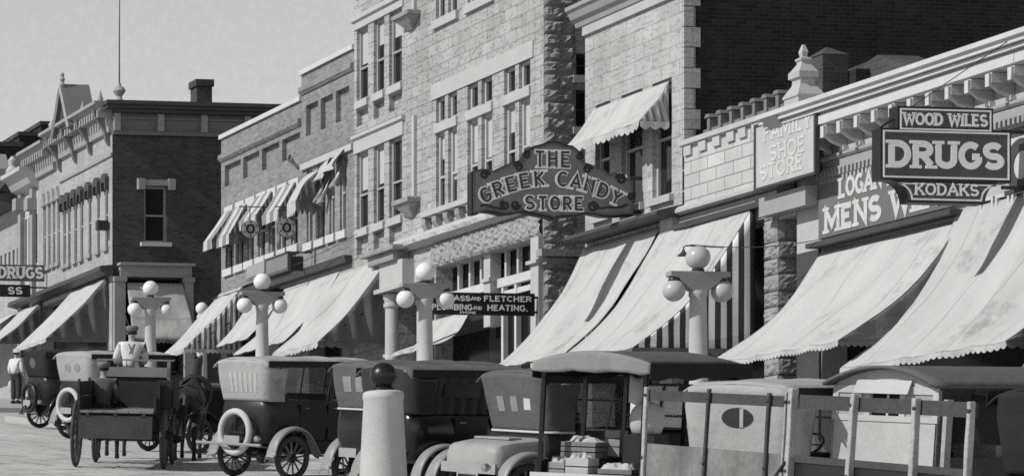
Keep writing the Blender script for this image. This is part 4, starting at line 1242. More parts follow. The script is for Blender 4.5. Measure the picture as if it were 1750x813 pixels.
def scroll(mb, F, a, b, r, d=1, n=22, t=.035, c0=.0, c1=.03, turns=1.4, rot=0):
    pts = []
    for k in range(n + 1):
        w = rot + d * 2 * PI * turns * k / n
        rr = r * (1 - .8 * k / n)
        pts.append((a + rr * math.cos(w), b + rr * math.sin(w)))
    mb.F = F; ribbon(mb, pts, t, c0, c1)
def candy_sign():
    Y = -A(1083, 28.8)
    x0 = plane_x(806, Y); s = (plane_x(1083, Y) - x0) / 277.0
    F = SIGN(x0, Y, BY(945, 376, Y))
    q = lambda x, y: ((x - 806) * s, (372 - y) * s)
    root = thing('candy_store_sign', 'ornate scrolled sign reading THE GREEK CANDY STORE, on dark iron over the pavement', 'sign', F.pt(1.5, .5, 0))
    ctrl = [(806, 366), (806, 298), (815, 293), (833, 292), (843, 297), (848, 293), (866, 284), (885, 277), (893, 278), (896, 270), (900, 262), (912, 253), (925, 250), (935, 246), (945, 244), (955, 246), (965, 250), (978, 251), (988, 258), (994, 268), (997, 277), (1004, 279), (1020, 284), (1036, 291), (1044, 297), (1052, 293), (1066, 296), (1074, 304), (1083, 306), (1083, 362), (1068, 363), (1050, 365), (1030, 365), (1008, 361), (998, 362), (980, 366), (960, 367), (950, 369), (945, 372), (940, 369), (925, 366), (905, 363), (892, 360), (880, 363), (860, 366), (840, 362), (825, 361), (815, 366)]
    pts = [q(*p) for p in ctrl]
    cx, cz = q(945, 312)
    outline_sign(root, F, pts, .2, M_SIGNBLK)
    inner = [(cx + (a - cx) * .965, cz + (b - cz) * .90) for a, b in pts]
    m = MB(F); m.prism(inner, .002, .012); m.build('panel', M_SIGNGR, root)
    m = MB(F); line_loop(m, [(cx + (a - cx) * .975, cz + (b - cz) * .925) for a, b in pts], .035, .012, .024); m.build('border', mat('sign_rim', .1, .5), root)
    lo = MB(); hi = MB()
    def L(ch, x, y, w, h, rot):
        g = F.at(*q(x, y), .012, R(rot))
        w *= s; h *= s
        glyph(lo, ch, -w / 2, -h / 2, w, h, 7.6 * s, 4.4 * s, 0, .014) if False else None
        lo.F = g; glyph(lo, ch, -w / 2 - .004, -h / 2 - .004, w + .008, h + .008, 7.4 * s, 4.4 * s, 0, .012)
        hi.F = g; glyph(hi, ch, -w / 2 + 1.7 * s, -h / 2 + 1.7 * s, w - 3.4 * s, h - 3.4 * s, 3.9 * s, 0, .0, .020)
    for ch, x in zip('THE', (921, 943, 965)): L(ch, x, 274, 19, 30, 0)
    word = 'GREEK CANDY'
    xs = [829, 850, 872, 895, 920, 943, 960, 983, 1006, 1029, 1052]
    for ch, x in zip(word, xs):
        if ch == ' ': continue
        t = (x - 941) / 112.0
        L(ch, x, 305 + 29 * t * t, 20 if ch != 'Y' else 18, 28, -24 * t)
    for ch, x in zip('STORE', (904, 926, 947, 968, 988)): L(ch, x, 345, 18, 26, 0)
    lo.build('lettering', mat('sign_letter_grey', .8, .6), root); hi.build('letter_fill', mat('sign_letter_dark', .05, .6), root)
    for x, y, r, d, ro in ((828, 302, 8, 1, 0), (885, 288, 8, -1, 3), (900, 268, 7, 1, 1), (989, 268, 7, -1, 2), (1003, 289, 8, 1, 0), (1060, 304, 9, -1, 3), (862, 350, 8, 1, 2), (880, 349, 8, -1, 0), (1012, 350, 9, 1, 0), (1078, 330, 7, -1, 1)):
        m = MB(); scroll(m, F, *q(x, y), r * s, d, t=3.2 * s, c0=.0, c1=.03, rot=ro); m.build('scroll', M_SIGNBLK, root)
    m = MB(F)
    ribbon(m, [q(1016, 353), q(1035, 350), q(1060, 349), q(1072, 344)], 3 * s, .0, .028); ribbon(m, [q(858, 356), q(842, 354), q(830, 350), q(820, 352)], 3 * s, .0, .028)
    m.build('scrollwork', M_SIGNBLK, root)
    m = MB()
    for yy in (300, 355):
        e = F.pt(*q(1080, yy), -.1); m.tube([e, (FX + .3, e.y, e.z)], .035, 6)
    m.build('hanger', M_IRON, root)
candy_sign()
def plumbing_sign():
    Y = -A(916, 28.95) - .25
    x0 = plane_x(738, Y); s = (plane_x(914, Y) - x0) / 176.0
    F = SIGN(x0, Y, BY(830, 538, Y)); q = lambda x, y: ((x - 738) * s, (538 - y) * s)
    root = thing('plumbing_sign', 'long black board reading PLUMBING AND HEATING beside the stone storefront', 'sign', F.pt(1, .2, 0))
    m = MB(F); m.box(0, 176 * s, 0, 36 * s, -.07, 0); m.build('board', M_SIGNBLK, root)
    m = MB()
    def T(t_, xa, xb, yb, h, tt): text(m, F.at(*q(xa, yb), 0), t_, 0, (xb - xa) * s, 0, h * s, tt * s, 0, .001, .008)
    T('ASS', 776, 803, 516, 9, 1.9); T('AND', 805, 821, 515, 6, 1.2); T('FLETCHER', 827, 908, 516, 9.5, 1.9)
    T('PLUMBING', 738, 807, 531, 10, 2); T('AND', 809, 823, 530, 6, 1.1); T('HEATING.', 833, 902, 531, 10, 2)
    T('PHONE', 786, 813, 536.5, 4, .8)
    m.build('lettering', M_SIGNLT, root)
    for k_ in (30, 6):
        m = MB(); e = F.pt(170 * s, k_ * s, -.035); m.tube([e, (FX, e.y, e.z)], .025, 6); m.build('hanger', M_IRON, root)
plumbing_sign()
def board(label, name, F, w, h, m, lines, ml, th=.05, frame=None):
    root = thing(name, label, 'sign', F.pt(w / 2, 0, 0))
    g = MB(F); g.box(0, w, 0, h, -th, 0); g.build('board', m, root)
    if frame:
        g = MB(F); g.box(-.05, 0, -.05, h + .05, -th, .02); g.box(w, w + .05, -.05, h + .05, -th, .02); g.box(0, w, -.05, -.002, -th, .02); g.box(0, w, h + .002, h + .05, -th, .02); g.build('sign_frame', frame, root)
    g = MB()
    for (t_, a, a2, b, hh, tt, sf) in lines: text(g, F.at(a, b, 0), t_, 0, a2 - a, 0, hh, tt, sf, .001, .010)
    if lines: g.build('lettering', ml, root)
    return root
def wall_signs():
    # painted boards of the near store
    a0, a1 = A(1405), A(1652)
    zb = B(1403, 409); zt = B(1403, 318)
    F = FAC.at(a0, zb, .07); h = zt - zb
    bb = lambda x, y: B(x, y) - zb
    board('grey fascia board painted LOGAN and MENS WEAR above the wide awning', 'mens_wear_sign', F, a1 - a0, h, mat('fascia_grey', .14, .7, .3, 2, .2, 25),
          [('LOGAN E', A(1441) - a0, A(1537) - a0, bb(1441, 340), .36, .075, .05), ('MENS WEAR', A(1416) - a0, A(1640) - a0, bb(1420, 399), .46, .11, .06)], mat('painted_letter', .50, .7, .3, 5, .25, 25), .06)
    XS = FX - .5
    A_ = lambda p: A(p, XS)
    a0, a1 = A_(1292), A_(1392); zb = B(1292, 322, XS); zt = B(1292, 218, XS)
    F = FAC.at(a0, zb, .5)
    bb = lambda x, y: B(x, y, XS) - zb
    board('pale board with raised white letters FAMILY SHOE STORE', 'shoe_store_sign', F, a1 - a0, zt - zb, mat('sign_pale', .43, .7, .25, 2, .2, 25),
          [('FAMILY', A_(1306) - a0, A_(1388) - a0, bb(1306, 243), .29, .05, .03), ('SHOE', A_(1316) - a0, A_(1376) - a0, bb(1316, 277), .30, .05, .035), ('STORE', A_(1299) - a0, A_(1372) - a0, bb(1300, 310), .29, .05, .03)], mat('faded_white', .52, .7, .3, 5, .25, 25), .06, M_DKPAINT)
    # brick store fascia
    a0, a1 = A(454, FX - .3), A(492, FX - .3); zb = B(454, 472, FX - .3); zt = B(454, 446, FX - .3)
    board('dark framed fascia board over the awnings of the brick store', 'fascia_sign', FAC.at(a0, zb, .3), a1 - a0, zt - zb, M_SIGNGR, [], M_SIGNLT, .06, M_DKPAINT)
    a0, a1 = A(421, FX - .28), A(452, FX - .28)
    board('blank pale fascia board at the left of the brick store', 'fascia_sign', FAC.at(a0, B(421, 476, FX - .28), .28), a1 - a0, B(421, 456) - B(421, 476), M_GREYP, [], M_SIGNLT, .06)
    Ys = -A(498, 28.9) - 1.2
    x0, x1 = plane_x(496, Ys), min(plane_x(577, Ys), FX - .25); z0, z1 = BY(530, 463, Ys), BY(530, 438, Ys)
    w = x1 - x0; F = SIGN(x0, Ys, z0)
    root = board('plain black hanging board below a rod on the brick store', 'hanging_sign', F, w, z1 - z0, M_SIGNBLK, [], M_SIGNLT, .06)
    m = MB(); z = BY(530, 431, Ys)
    m.tube([(x0 - .1, Ys + .03, z), (FX, Ys + .03, z)], .02, 6)
    for k in (.15, w - .2): m.tube([(x0 + k, Ys + .03, z1 - .01), (x0 + k, Ys + .03, z)], .012, 5)
    m.build('hanger', M_IRON, root)
    # ring signs on their rod
    Xs = 28.2
    for i, (px, py, lab) in enumerate(((428, 391, 'left one of two round dark-centred ring signs on the brick store'), (490, 389, 'right one of two round dark-centred ring signs on the brick store'))):
        Yr = -A(px, Xs); zc = height(py, Xs, Yr)
        root = thing('ring_sign', lab, 'sign', (Xs, Yr, zc), 'round ring signs')
        F = SIGN(Xs, Yr, zc)
        m = MB(F); r = .235
        pts = [(r * math.cos(2 * PI * k / 32), r * math.sin(2 * PI * k / 32)) for k in range(32)]
        m.prism(pts, -.08, 0); m.build('disc', M_SIGNBLK, root)
        m = MB(F); ribbon(m, [(a * .78, b * .78) for a, b in pts + [pts[0]]], .10, .0, .015); m.build('ring', M_CREAM, root)
        m = MB(F)
        for k in range(6):
            t = PI / 3 * k + .5; m.box(.78 * r * math.cos(t) - .02, .78 * r * math.cos(t) + .02, .78 * r * math.sin(t) - .02, .78 * r * math.sin(t) + .02, .012, .022)
        m.build('stud', M_SIGNBLK, root)
        m = MB(F); m.prism([(.06 * math.cos(2 * PI * k / 14), .08 * math.sin(2 * PI * k / 14)) for k in range(14)], .001, .012); m.build('boss', M_GREYP, root)
        m = MB(); zr = height(353, Xs, Yr)
        m.tube([(Xs, Yr + .04, zc + r - .02), (Xs, Yr + .04, zr)], .012, 6); m.tube([(Xs - .3, Yr + .04, zr), (FX, Yr + .04, zr)], .014, 6); m.build('hanger', M_IRON, root)
    # far left projecting signs
    Y = -A(76, 28.9); s = (plane_x(76, Y) - plane_x(0, Y)) / 76
    x0 = plane_x(-6, Y); F = SIGN(x0, Y, BY(38, 480, Y))
    M_S = mat('sign_worn_grey', .13, .6, .3, 3, .2, 30)
    root = board('grey DRUGS sign projecting at the left edge of the street', 'drugs_board', F, 82 * s, 27 * s, M_S, [('DRUGS', 3 * s, 79 * s, 4 * s, 20 * s, 4.2 * s, 2 * s)], M_SIGNLT, .08)
    m = MB(); e = F.pt(78 * s, 20 * s, -.04); m.tube([e, (FX, e.y, e.z)], .03, 6); m.build('hanger', M_IRON, root)
    F2 = SIGN(x0, Y - .4, BY(38, 507, Y - .4))
    root = board('black sign with pale letters SS below the grey DRUGS sign', 'dark_board', F2, 52 * s, 20 * s, M_SIGNBLK, [('SS', 14 * s, 38 * s, 4 * s, 12 * s, 2.4 * s, 0)], M_SIGNLT, .08)
    m = MB(); e = F2.pt(48 * s, 16 * s, -.04); m.tube([e, (FX, e.y, e.z)], .03, 6); m.build('hanger', M_IRON, root)
wall_signs()
def gooseneck():
    X = 27.6; Y = -A(1168, X); z = height(424, X, Y)
    root = thing('gooseneck_lamp', 'small gooseneck lamp on a long rod over the striped awning', 'lamp', (X, Y, z))
    m = MB(); m.tube([(X, Y, height(432, X, Y)), (X, Y, z + .02), (X + .06, Y, z + .05), (FX - .1, Y, z + .02)], .014, 6); m.build('arm', M_IRON, root)
    m = MB(); zz = height(437, X, Y); m.lathe([(.02, .12), (.03, .08), (.12, .0), (.115, .0), (.02, .06)], (X, Y, zz), 14); m.build('lamp_shade', M_IRON, root, smooth=True)
gooseneck()
def wires():
    for i, (p, q_, lab) in enumerate((((1180, 418, 27.6), (1440, 402, 28.9), 'thin wire strung below the shoe store sign'), ((610, 400, 28.6), (420, 480, 28.3), 'thin wires slanting across the brick store front'))):
        pts = []
        y0, y1 = -A(p[0], p[2]), -A(q_[0], q_[2]); z0, z1 = height(p[1], p[2], y0), height(q_[1], q_[2], y1)
        for k in range(13):
            t = k / 12; pts.append((p[2] + (q_[2] - p[2]) * t, y0 + (y1 - y0) * t, z0 + (z1 - z0) * t - .12 * math.sin(PI * t)))
        m = MB(); m.tube(pts, .008, 5); o = m.build('wire', M_IRON); tag(o, lab, 'wire')
wires()

# ------------------------------------------------------------------ street lamps
def lamp(px, X, lab, H=3.57, gm=None):
    gm = gm or M_GLOBE
    Y = -A(px, X); z0 = gz(Y) + .15
    root = thing('street_lamp', lab, 'street lamp', (X, Y, z0), 'three-globe concrete lamp posts')
    o = (X, Y, z0)
    m = MB(); m.lathe([(.26, -.1), (.26, .35), (.22, .42), (.165, .5), (.14, 2.0), (.125, H - .62), (.14, H - .6), (.14, H - .52)], o, 22); m.build('post', M_CONC, root, smooth=True)
    m = MB(SIGN(X, Y, z0))
    hw = .50
    pts = [(-hw, H - .22), (-hw, H - .30), (-.36, H - .33), (-.30, H - .40), (-.14, H - .52), (.14, H - .52), (.30, H - .40), (.36, H - .33), (hw, H - .30), (hw, H - .22)]
    m.prism(pts, -.09, .09); m.build('cross_arm', M_GREYP, root, bevel=.015)
    m = MB(); m.lathe([(.09, H - .219), (.10, H - .19), (.07, H - .165)], o, 16); m.build('globe_holder', M_IRON, root)
    m = MB(); m.ball((X, Y, z0 + H), .185, 24, 14); m.build('globe', gm, root, smooth=60)
    for s in (-1, 1):
        m = MB(); m.lathe([(.07, H - .30), (.09, H - .35), (.085, H - .39)], (X + s * .40, Y, z0), 14); m.build('globe_holder', M_IRON, root)
        m = MB(); m.ball((X + s * .40, Y, z0 + H - .52), .17, 24, 14); m.build('globe', gm, root, smooth=60)
    return root
lamp(257, 23.5, 'farthest three-globe lamp post, before the side window awning', 3.44)
lamp(448, 23.5, 'three-globe lamp post before the brick store awnings', 3.50)
lamp(727, 23.5, 'three-globe lamp post before the plumbing sign')
lamp(1193, 23.5, 'nearest three-globe lamp post before the striped awning', 3.62, mat('dusty_opal_glass', .42, .3, .25, 3, .08, 30, 0, 0, .3))
def single_lamp():
    X = 31.3; Y = -A(345, X); z0 = gz(Y)
    root = thing('single_lamp', 'single-globe lamp post half hidden by the fine-striped awning', 'street lamp', (X, Y, z0))
    m = MB(); m.lathe([(.26, -.1), (.26, .3), (.17, .4), (.15, 3.0), (.17, 3.02), (.12, 3.14)], (X, Y, z0), 20); m.build('post', M_CONC, root, smooth=True)
    m = MB(); m.ball((X, Y, z0 + 3.31), .19, 22, 12); m.build('globe', M_GLOBE, root, smooth=60)
single_lamp()
def bollard():
    X = 13.6; Y = -A(655, X); z0 = gz(Y)
    root = thing('traffic_post', 'stout tapered concrete post with a black iron ball on top, in the foreground', 'bollard', (X, Y, z0))
    m = MB(); m.lathe([(.36, -.05), (.36, .3), (.29, .36), (.218, 1.72), (.225, 1.73), (.23, 1.77), (.22, 1.81), (.19, 1.825)], (X, Y, z0), 30); m.build('post', M_CONC, root, smooth=True)
    m = MB(); m.lathe([(.14, 1.826), (.13, 1.85), (.09, 1.88)], (X, Y, z0), 18); m.ball((X, Y, z0 + 2.0), .152, 26, 16); m.build('ball', mat('ball_iron', .012, .35, .2, 3, .1, 40, 0, 0, .4), root, smooth=60)
bollard()
# ------------------------------------------------------------------ motor vehicles (x forward, y left, z up, origin under the rear axle)
M_CARBLK = mat('black_enamel', .009, .22, .4, 2, .2, 60, 0, 0, .5)
M_CARDUST = mat('dusty_black_enamel', .018, .38, .6, 2.2, .35, 40, 0, 0, .35)
M_FENDER = mat('dusty_sunlit_fender', .24, .45, .25, 2.5, .12, 50, 0, 0, .4)  # dusty black, with its sunlit brightness put into the colour
M_RUBBER = mat('tyre_rubber', .05, .85, .3, 5, .2, 60, .1)
M_RUBLT = mat('pale_tyre_rubber', .46, .8, .12, 5, .12, 60, .05)
M_WOODSP = mat('wood_spokes', .13, .6, .3, 6, .15, 40)
M_NICKEL = mat('nickel', .45, .25, .2, 6, .1, 40, 0, .8, .5)
M_LEATHER = mat('black_leather', .02, .5, .3, 5, .25, 40, .2)
M_DECK = mat('pale_deck_paint', .30, .5, .3, 2.5, .2, 35)
M_TOPBLK = canvas('top_black', .03, .3, .5)
M_TOPGRY = canvas('top_grey', .11, .22, .4)
M_TOPLT = canvas('top_light', .33, .18, .35)
M_CURT = mat('curtain_celluloid', .24, .35, .2, 5, .1, 40)
M_CURTDK = mat('curtain_dark', .03, .3, .3, 5, .2, 40)
M_PLATE = mat('licence_plate', .3, .5, .2, 6, .1, 50)

def wheel(root, x, y, r=.38, side=1, tm=None, spokes=12, wood=None):
    w = MB()
    rin = r * .76
    for k in range(spokes):
        t = 2 * PI * k / spokes + .13
        ct, st = math.cos(t), math.sin(t)
        w.tube([(x + ct * .04, y, r + st * .04), (x + ct * rin * .5, y, r + st * rin * .5), (x + ct * rin, y, r + st * rin)], [.022, .017, .019], 6)
    o = w.build('wheel', wood or M_WOODSP, root, smooth=True)
    m = MB(); pts = []
    m.torus((x, y, r), rin + .012, .028, 1, 36, 8); m.build('rim', M_CARDUST, o, smooth=True)
    m = MB(); m.torus((x, y, r), r - .045, .046, 1, 40, 10); m.build('tyre', tm or M_RUBBER, o, smooth=True)
    m = MB(); m.lathe([(.075, -.05), (.08, 0), (.075, .03), (.045, .05), (.04, .09), (.02, .1)] if side > 0 else [(.02, -.1), (.04, -.09), (.045, -.05), (.075, -.03), (.08, 0), (.075, .05)], (x, y, r), 14, axis=1); m.build('hub', M_CARDUST, o, smooth=True)
    return o
def fender(root, path, y0, y1, m):
    g = MB(); n = len(path)
    def fn(u, w):
        k = u * (n - 1); i = min(int(k), n - 2); f = k - i
        x = path[i][0] + (path[i + 1][0] - path[i][0]) * f; z = path[i][1] + (path[i + 1][1] - path[i][1]) * f
        t = w * 2 - 1
        return (x, y0 + (y1 - y0) * w, z - .028 * t * t - (.03 if w in (0.0, 1.0) else 0))
    g.grid(fn, (n - 1) * 2, 8); return g.build('fender', m, root, smooth=60, solid=.008)
def arcp(cx, cz, r, t0, t1, n=14):
    return [(cx + r * math.cos(R(t0 + (t1 - t0) * k / n)), cz + r * math.sin(R(t0 + (t1 - t0) * k / n))) for k in range(n + 1)]
def sect(x, hw, z0, z1, bulge=.04, n=5):
    pts = [(x, -hw * .82, z0)]
    for k in range(n + 1):
        t = k / n; pts.append((x, hw * (.9 + .1 * math.sin(PI * t * .9)) + bulge * math.sin(PI * t) if True else 0, z0 + .05 + (z1 - z0 - .05) * t))
    pts = [(x, hw * .82, z0)] + pts[1:]
    left = [(x, -p[1], p[2]) for p in pts[::-1]]
    return pts + left
def curtain_fn(xs, xr_t, xr_b, hw_t, hw_b, zt, zb, rad=.22, crown=.05, flare=0.0):
    # path round the back of the body: side -> corner -> rear -> corner -> side (t in 0..1), s from top (0) to bottom (1)
    def plan(xr, hw, t):
        L1 = abs(xs - xr) - rad; La = PI / 2 * rad; L2 = 2 * (hw - rad); T = 2 * L1 + 2 * La + L2
        d = t * T
        if d < L1: return (xs - d, hw)
        d -= L1
        if d < La: a = d / rad; return (xr + rad - rad * math.sin(a), hw - rad + rad * math.cos(a))
        d -= La
        if d < L2: return (xr, hw - rad - d)
        d -= L2
        if d < La: a = d / rad; return (xr + rad - rad * math.cos(a), -hw + rad - rad * math.sin(a))
        d -= La
        return (xr + rad + d, -hw)
    def fn(t, s):
        p = plan(xr_t, hw_t, t); q = plan(xr_b, hw_b, t)
        k = s ** .8
        x = p[0] + (q[0] - p[0]) * k; y = p[1] + (q[1] - p[1]) * k
        x += flare * math.sin(PI * s) 
        tt = abs(p[1] / hw_t); zz = zt + crown * (1 - tt * tt) - .10 * (max(0, tt - .72) / .28) ** 2 - .045
        x += .016 * mnoise.noise(Vector((t * 14, s * 5, xs + hw_t * 7))) * (1 - s)
        return (x, y, zz + (zb - zz) * s)
    return fn
def patch(fn, t0, t1, s0, s1, off=.006, oval=False):
    g = MB()
    def f(u, w):
        if oval:
            a = 2 * PI * u; t = (t0 + t1) / 2 + (t1 - t0) / 2 * math.cos(a) * w; s = (s0 + s1) / 2 + (s1 - s0) / 2 * math.sin(a) * w
        else:
            t, s = t0 + (t1 - t0) * u, s0 + (s1 - s0) * w
        p = Vector(fn(t, s)); e = 1e-3
        n = (Vector(fn(t + e, s)) - p).cross(Vector(fn(t, s + e)) - p); n.normalize()
        if n.x > 0: n = -n
        return tuple(p + n * off)
    g.grid(f, 24 if oval else 3, 2 if oval else 3); return g
def car(label, group='cars parked at an angle to the kerb', topm=None, bodym=None, fendm=None, windows=(), spare=None, spare_r=.40, plate=True, roof_x=1.95, closed=False, roadster=False,
        top=True, zt=2.04, crossbar=False, name='touring_car', cat='car', seed=0, hwb=.60, curtain_lip=None, deckm=None, belt=1.36, curt_s0=0.0, trackw=.71, sidecurt=0, qx=None, curtm=None):
    topm = topm or M_TOPBLK; bodym = bodym or M_CARBLK; fendm = fendm or M_FENDER
    root = thing(name, label, cat, group=group, local=True)
    wb = 2.54
    for x in (0, wb):
        for s in (1, -1): wheel(root, x, s * trackw, .38, s)
    # body
    b = MB()
    if roadster:
        st = [(.42, hwb * .96, .62, belt - .02), (.58, hwb, .6, belt), (1.45, hwb, .58, belt), (1.75, hwb * .93, .58, belt), (2.0, hwb * .78, .6, 1.2)]
    else:
        st = [(-.50, hwb * .74, .74, belt - .05), (-.46, hwb * .86, .68, belt - .01), (-.38, hwb * .95, .64, belt), (-.2, hwb, .60, belt), (.6, hwb, .58, belt), (1.45, hwb, .58, belt - .01), (1.75, hwb * .93, .58, belt - .01), (2.0, hwb * .78, .6, 1.2)]
    b.loft([sect(*q) for q in st]); b.build('body', bodym, root, smooth=50)
    if not roadster:
        for s in (1, -1):
            for x0_, x1_ in ((.22, .80), (.86, 1.42)):
                g = MB(); y_ = s * (hwb + .036)
                g.box(x0_, x1_, y_ - .008, y_ + .008, .68, belt - .05); d_ = g.build('door', bodym, root, bevel=.006)
                g = MB(); g.tube([(x0_ + .08, y_ + s * .02, belt - .14), (x0_ + .18, y_ + s * .02, belt - .14)], .010, 6); g.build('handle', M_NICKEL, d_)
    # hood and radiator
    h = MB()
    def hs(x, hw, z0, z1): return [(x, hw, z0), (x, hw * 1.02, z0 + .25 * (z1 - z0)), (x, hw * .95, z1 - .12), (x, hw * .55, z1 - .02), (x, 0, z1), (x, -hw * .55, z1 - .02), (x, -hw * .95, z1 - .12), (x, -hw * 1.02, z0 + .25 * (z1 - z0)), (x, -hw, z0)]
    h.loft([hs(2.0, .42, .62, 1.24), hs(2.3, .36, .62, 1.20), hs(2.62, .29, .62, 1.16)]); h.build('hood', bodym, root, smooth=40)
    r = MB(); r.box(2.622, 2.70, -.29, .29, .55, 1.12); ra = r.build('radiator', M_CARDUST, root, bevel=.03)
    r = MB(); r.lathe([(.03, 1.12), (.04, 1.16), (.02, 1.19)], (2.66, 0, 0), 10); r.build('radiator_cap', M_NICKEL, ra)
    for s in (1, -1):
        l = MB(); l.lathe([(.02, 2.55), (.10, 2.62), (.125, 2.72), (.12, 2.735)], (0, s * .42, 0.94), 16, axis=0); l.build('headlight', M_CARBLK, root, smooth=True)
    # fenders, running boards, aprons
    for s in (1, -1):
        y0, y1 = s * (trackw - .10), s * (trackw + .13)
        rear = [(-.54, .36), (-.53, .44)] + arcp(0, .42, .50, 176, 62, 16) + [(.36, .76), (.46, .62), (.54, .50), (.62, .44), (.70, .42)]
        fender(root, rear, y0, y1, fendm)
        fr = [(1.72, .43), (1.86, .47), (2.0, .60), (2.12, .74)] + arcp(wb, .42, .47, 132, 25, 12)
        fender(root, fr, y0, y1, fendm)
        k = MB(); k.box(.68, 1.74, min(y0, y1) - .02, max(y0, y1) + .02, .395, .425); k.build('running_board', M_CARDUST, root)
        k = MB(); k.box(-.2, 1.9, s * (hwb - .06) - .012, s * (hwb - .06) + .012, .43, .66); k.build('apron', bodym, root)
    k = MB(); k.tube([(0, -trackw, .38), (0, trackw, .38)], .04, 8); k.ball((0, 0, .38), .13, 14, 8); k.tube([(wb, -trackw, .38), (wb, trackw, .38)], .03, 8); k.box(-.1, 2.6, -.3, -.24, .5, .57); k.box(-.1, 2.6, .24, .3, .5, .57)
    k.tube([(-.05, -.6, .56), (-.05, 0, .66), (-.05, .6, .56)], .035, 6)
    k.build('chassis', M_CARDUST, root, smooth=True)
    # seats
    for x in ((1.12,) if roadster else (.05, 1.05)):
        k = MB(); k.box(x - .16, x + .02, -hwb + .08, hwb - .08, belt - .3, belt + .10); k.box(x + .02, x + .5, -hwb + .08, hwb - .08, belt - .3, belt - .18)
        k.build('seat', M_LEATHER, root, bevel=.05)
    if roadster:
        d = MB(); dm = deckm or M_DECK
        prof = lambda x, hw, z1: [(x, hw, .62), (x, hw, z1 - .12), (x, hw * .93, z1 - .03), (x, hw * .6, z1), (x, -hw * .6, z1), (x, -hw * .93, z1 - .03), (x, -hw, z1 - .12), (x, -hw, .62)]
        d.loft([prof(-.40, .48, .92), prof(-.36, .52, .98), prof(-.28, .545, 1.02), prof(-.1, .555, 1.05), prof(.3, .57, 1.08), prof(.60, .585, 1.10)]); dk = d.build('rear_deck', dm, root, smooth=35)
        d = MB(); d.box(-.05, .18, -.36, .36, 1.06, 1.092); d.build('deck_lid', dm, dk, bevel=.012)
        d = MB(); d.box(-.43, -.405, -.56, .56, .60, .74); d.box(-.435, -.43, -.22, .22, .44, .60); d.build('rear_panel', dm, root)
        d = MB(); d.box(-.445, -.438, -.18, .18, .46, .58); d.build('licence_plate', M_CARBLK, root)
    # windshield, steering
    g = MB(); w0 = .52
    g.tube([(1.9, -w0, 1.18), (1.86, -w0, 1.62), (1.90, -w0, 1.96)], .014, 6); g.tube([(1.9, w0, 1.18), (1.86, w0, 1.62), (1.90, w0, 1.96)], .014, 6)
    for x, z in ((1.9, 1.2), (1.86, 1.60), (1.9, 1.95)): g.tube([(x, -w0, z), (x, w0, z)], .012, 6)
    wf = g.build('windshield_frame', M_CARBLK, root)
    g = MB(); g.poly([(1.9, -w0, 1.2), (1.9, w0, 1.2), (1.86, w0, 1.6), (1.86, -w0, 1.6)]); g.poly([(1.86, -w0, 1.605), (1.86, w0, 1.605), (1.9, w0, 1.95), (1.9, -w0, 1.95)]); g.build('windshield', M_CLEAR, wf)
    g = MB(); c = Vector((1.5, .30, 1.30)); ax = Vector((-.6, 0, .8))
    e1 = Vector((0, 1, 0)); e2 = ax.cross(e1)
    g.tube([tuple(c + e1 * .2 * math.cos(2 * PI * k / 24) + e2 * .2 * math.sin(2 * PI * k / 24)) for k in range(24)], .014, 6, closed=True)
    for k in range(4): g.tube([tuple(c), tuple(c + e1 * .2 * math.cos(PI / 2 * k) + e2 * .2 * math.sin(PI / 2 * k))], .009, 5)
    g.tube([tuple(c), tuple(c - ax * .55)], .018, 6); g.build('steering_wheel', M_CARBLK, root, smooth=True)
    # folding top
    if top:
        xr = .20 if roadster else -.62; hw_t = hwb + .08
        g = MB()
        def rf(u, w):
            y = hw_t * (2 * w - 1); t = 2 * w - 1
            x = xr + .02 + (roof_x - xr) * u
            edge = max(0, abs(t) - .72) / .28
            droop = .055 * (max(0, .12 - u) / .12) ** 2 + .05 * (max(0, u - .9) / .1) ** 2
            return (x, y, zt + .06 * (1 - t * t) - .10 * edge ** 2 - droop * .9 - .022 * math.sin(u * 9.4) ** 2 + .012 * mnoise.noise(Vector((u * 7, t * 4, zt * 9))))
        g.grid(rf, 30, 22); tp = g.build('canvas_top', topm, root, smooth=60, solid=.02)
        for s in (1, -1):
            g = MB(); g.grid(lambda u, w: (xr + .04 + (roof_x - xr - .06) * u, s * (hw_t + .006), zt - .02 - (.11 + .006 * math.sin(u * 50)) * w), 24, 2); g.build('side_valance', M_TOPBLK, tp, solid=.006)
        fn = curtain_fn((qx if qx is not None else -.12) if not roadster else .85, xr, .40 if roadster else -.50, hw_t, hwb + .012, zt - .01, belt - .03, .20, .05, -.02)
        g = MB(); g.grid(fn, 50, 12); cu = g.build('rear_curtain', curtm or topm, root, smooth=60, solid=.008)
        # the quarter is cut back along a slant at the side opening
        for item in windows:
            t0, t1, s0, s1, kind, mm = item
            g = patch(fn, t0, t1, s0, s1, .012 if kind == 'strip' else .006, kind == 'oval'); g.build('curtain_window', mm, cu)
        if curtain_lip:
            g = MB(); pts = [fn(t / 40, 1.0) for t in range(41)]; g.tube([(p[0] - .012, p[1] * 1.01, p[2]) for p in pts], .016, 6); g.build('curtain_lip', curtain_lip, cu)
        g = MB()
        for x in ((.95, 1.5) if not roadster else (1.5,)):
            g.tube([(x - .12, hw_t - .05, belt), (x, hw_t - .03, zt - .04), (x, 0, zt + .02), (x, -hw_t + .03, zt - .04), (x - .12, -hw_t + .05, belt)], .016, 6)
        for s in (1, -1): g.tube([(1.9, s * .53, 1.2), (roof_x, s * (hw_t - .04), zt - .06)], .010, 5)
        g.build('top_bow', M_CARBLK, root)
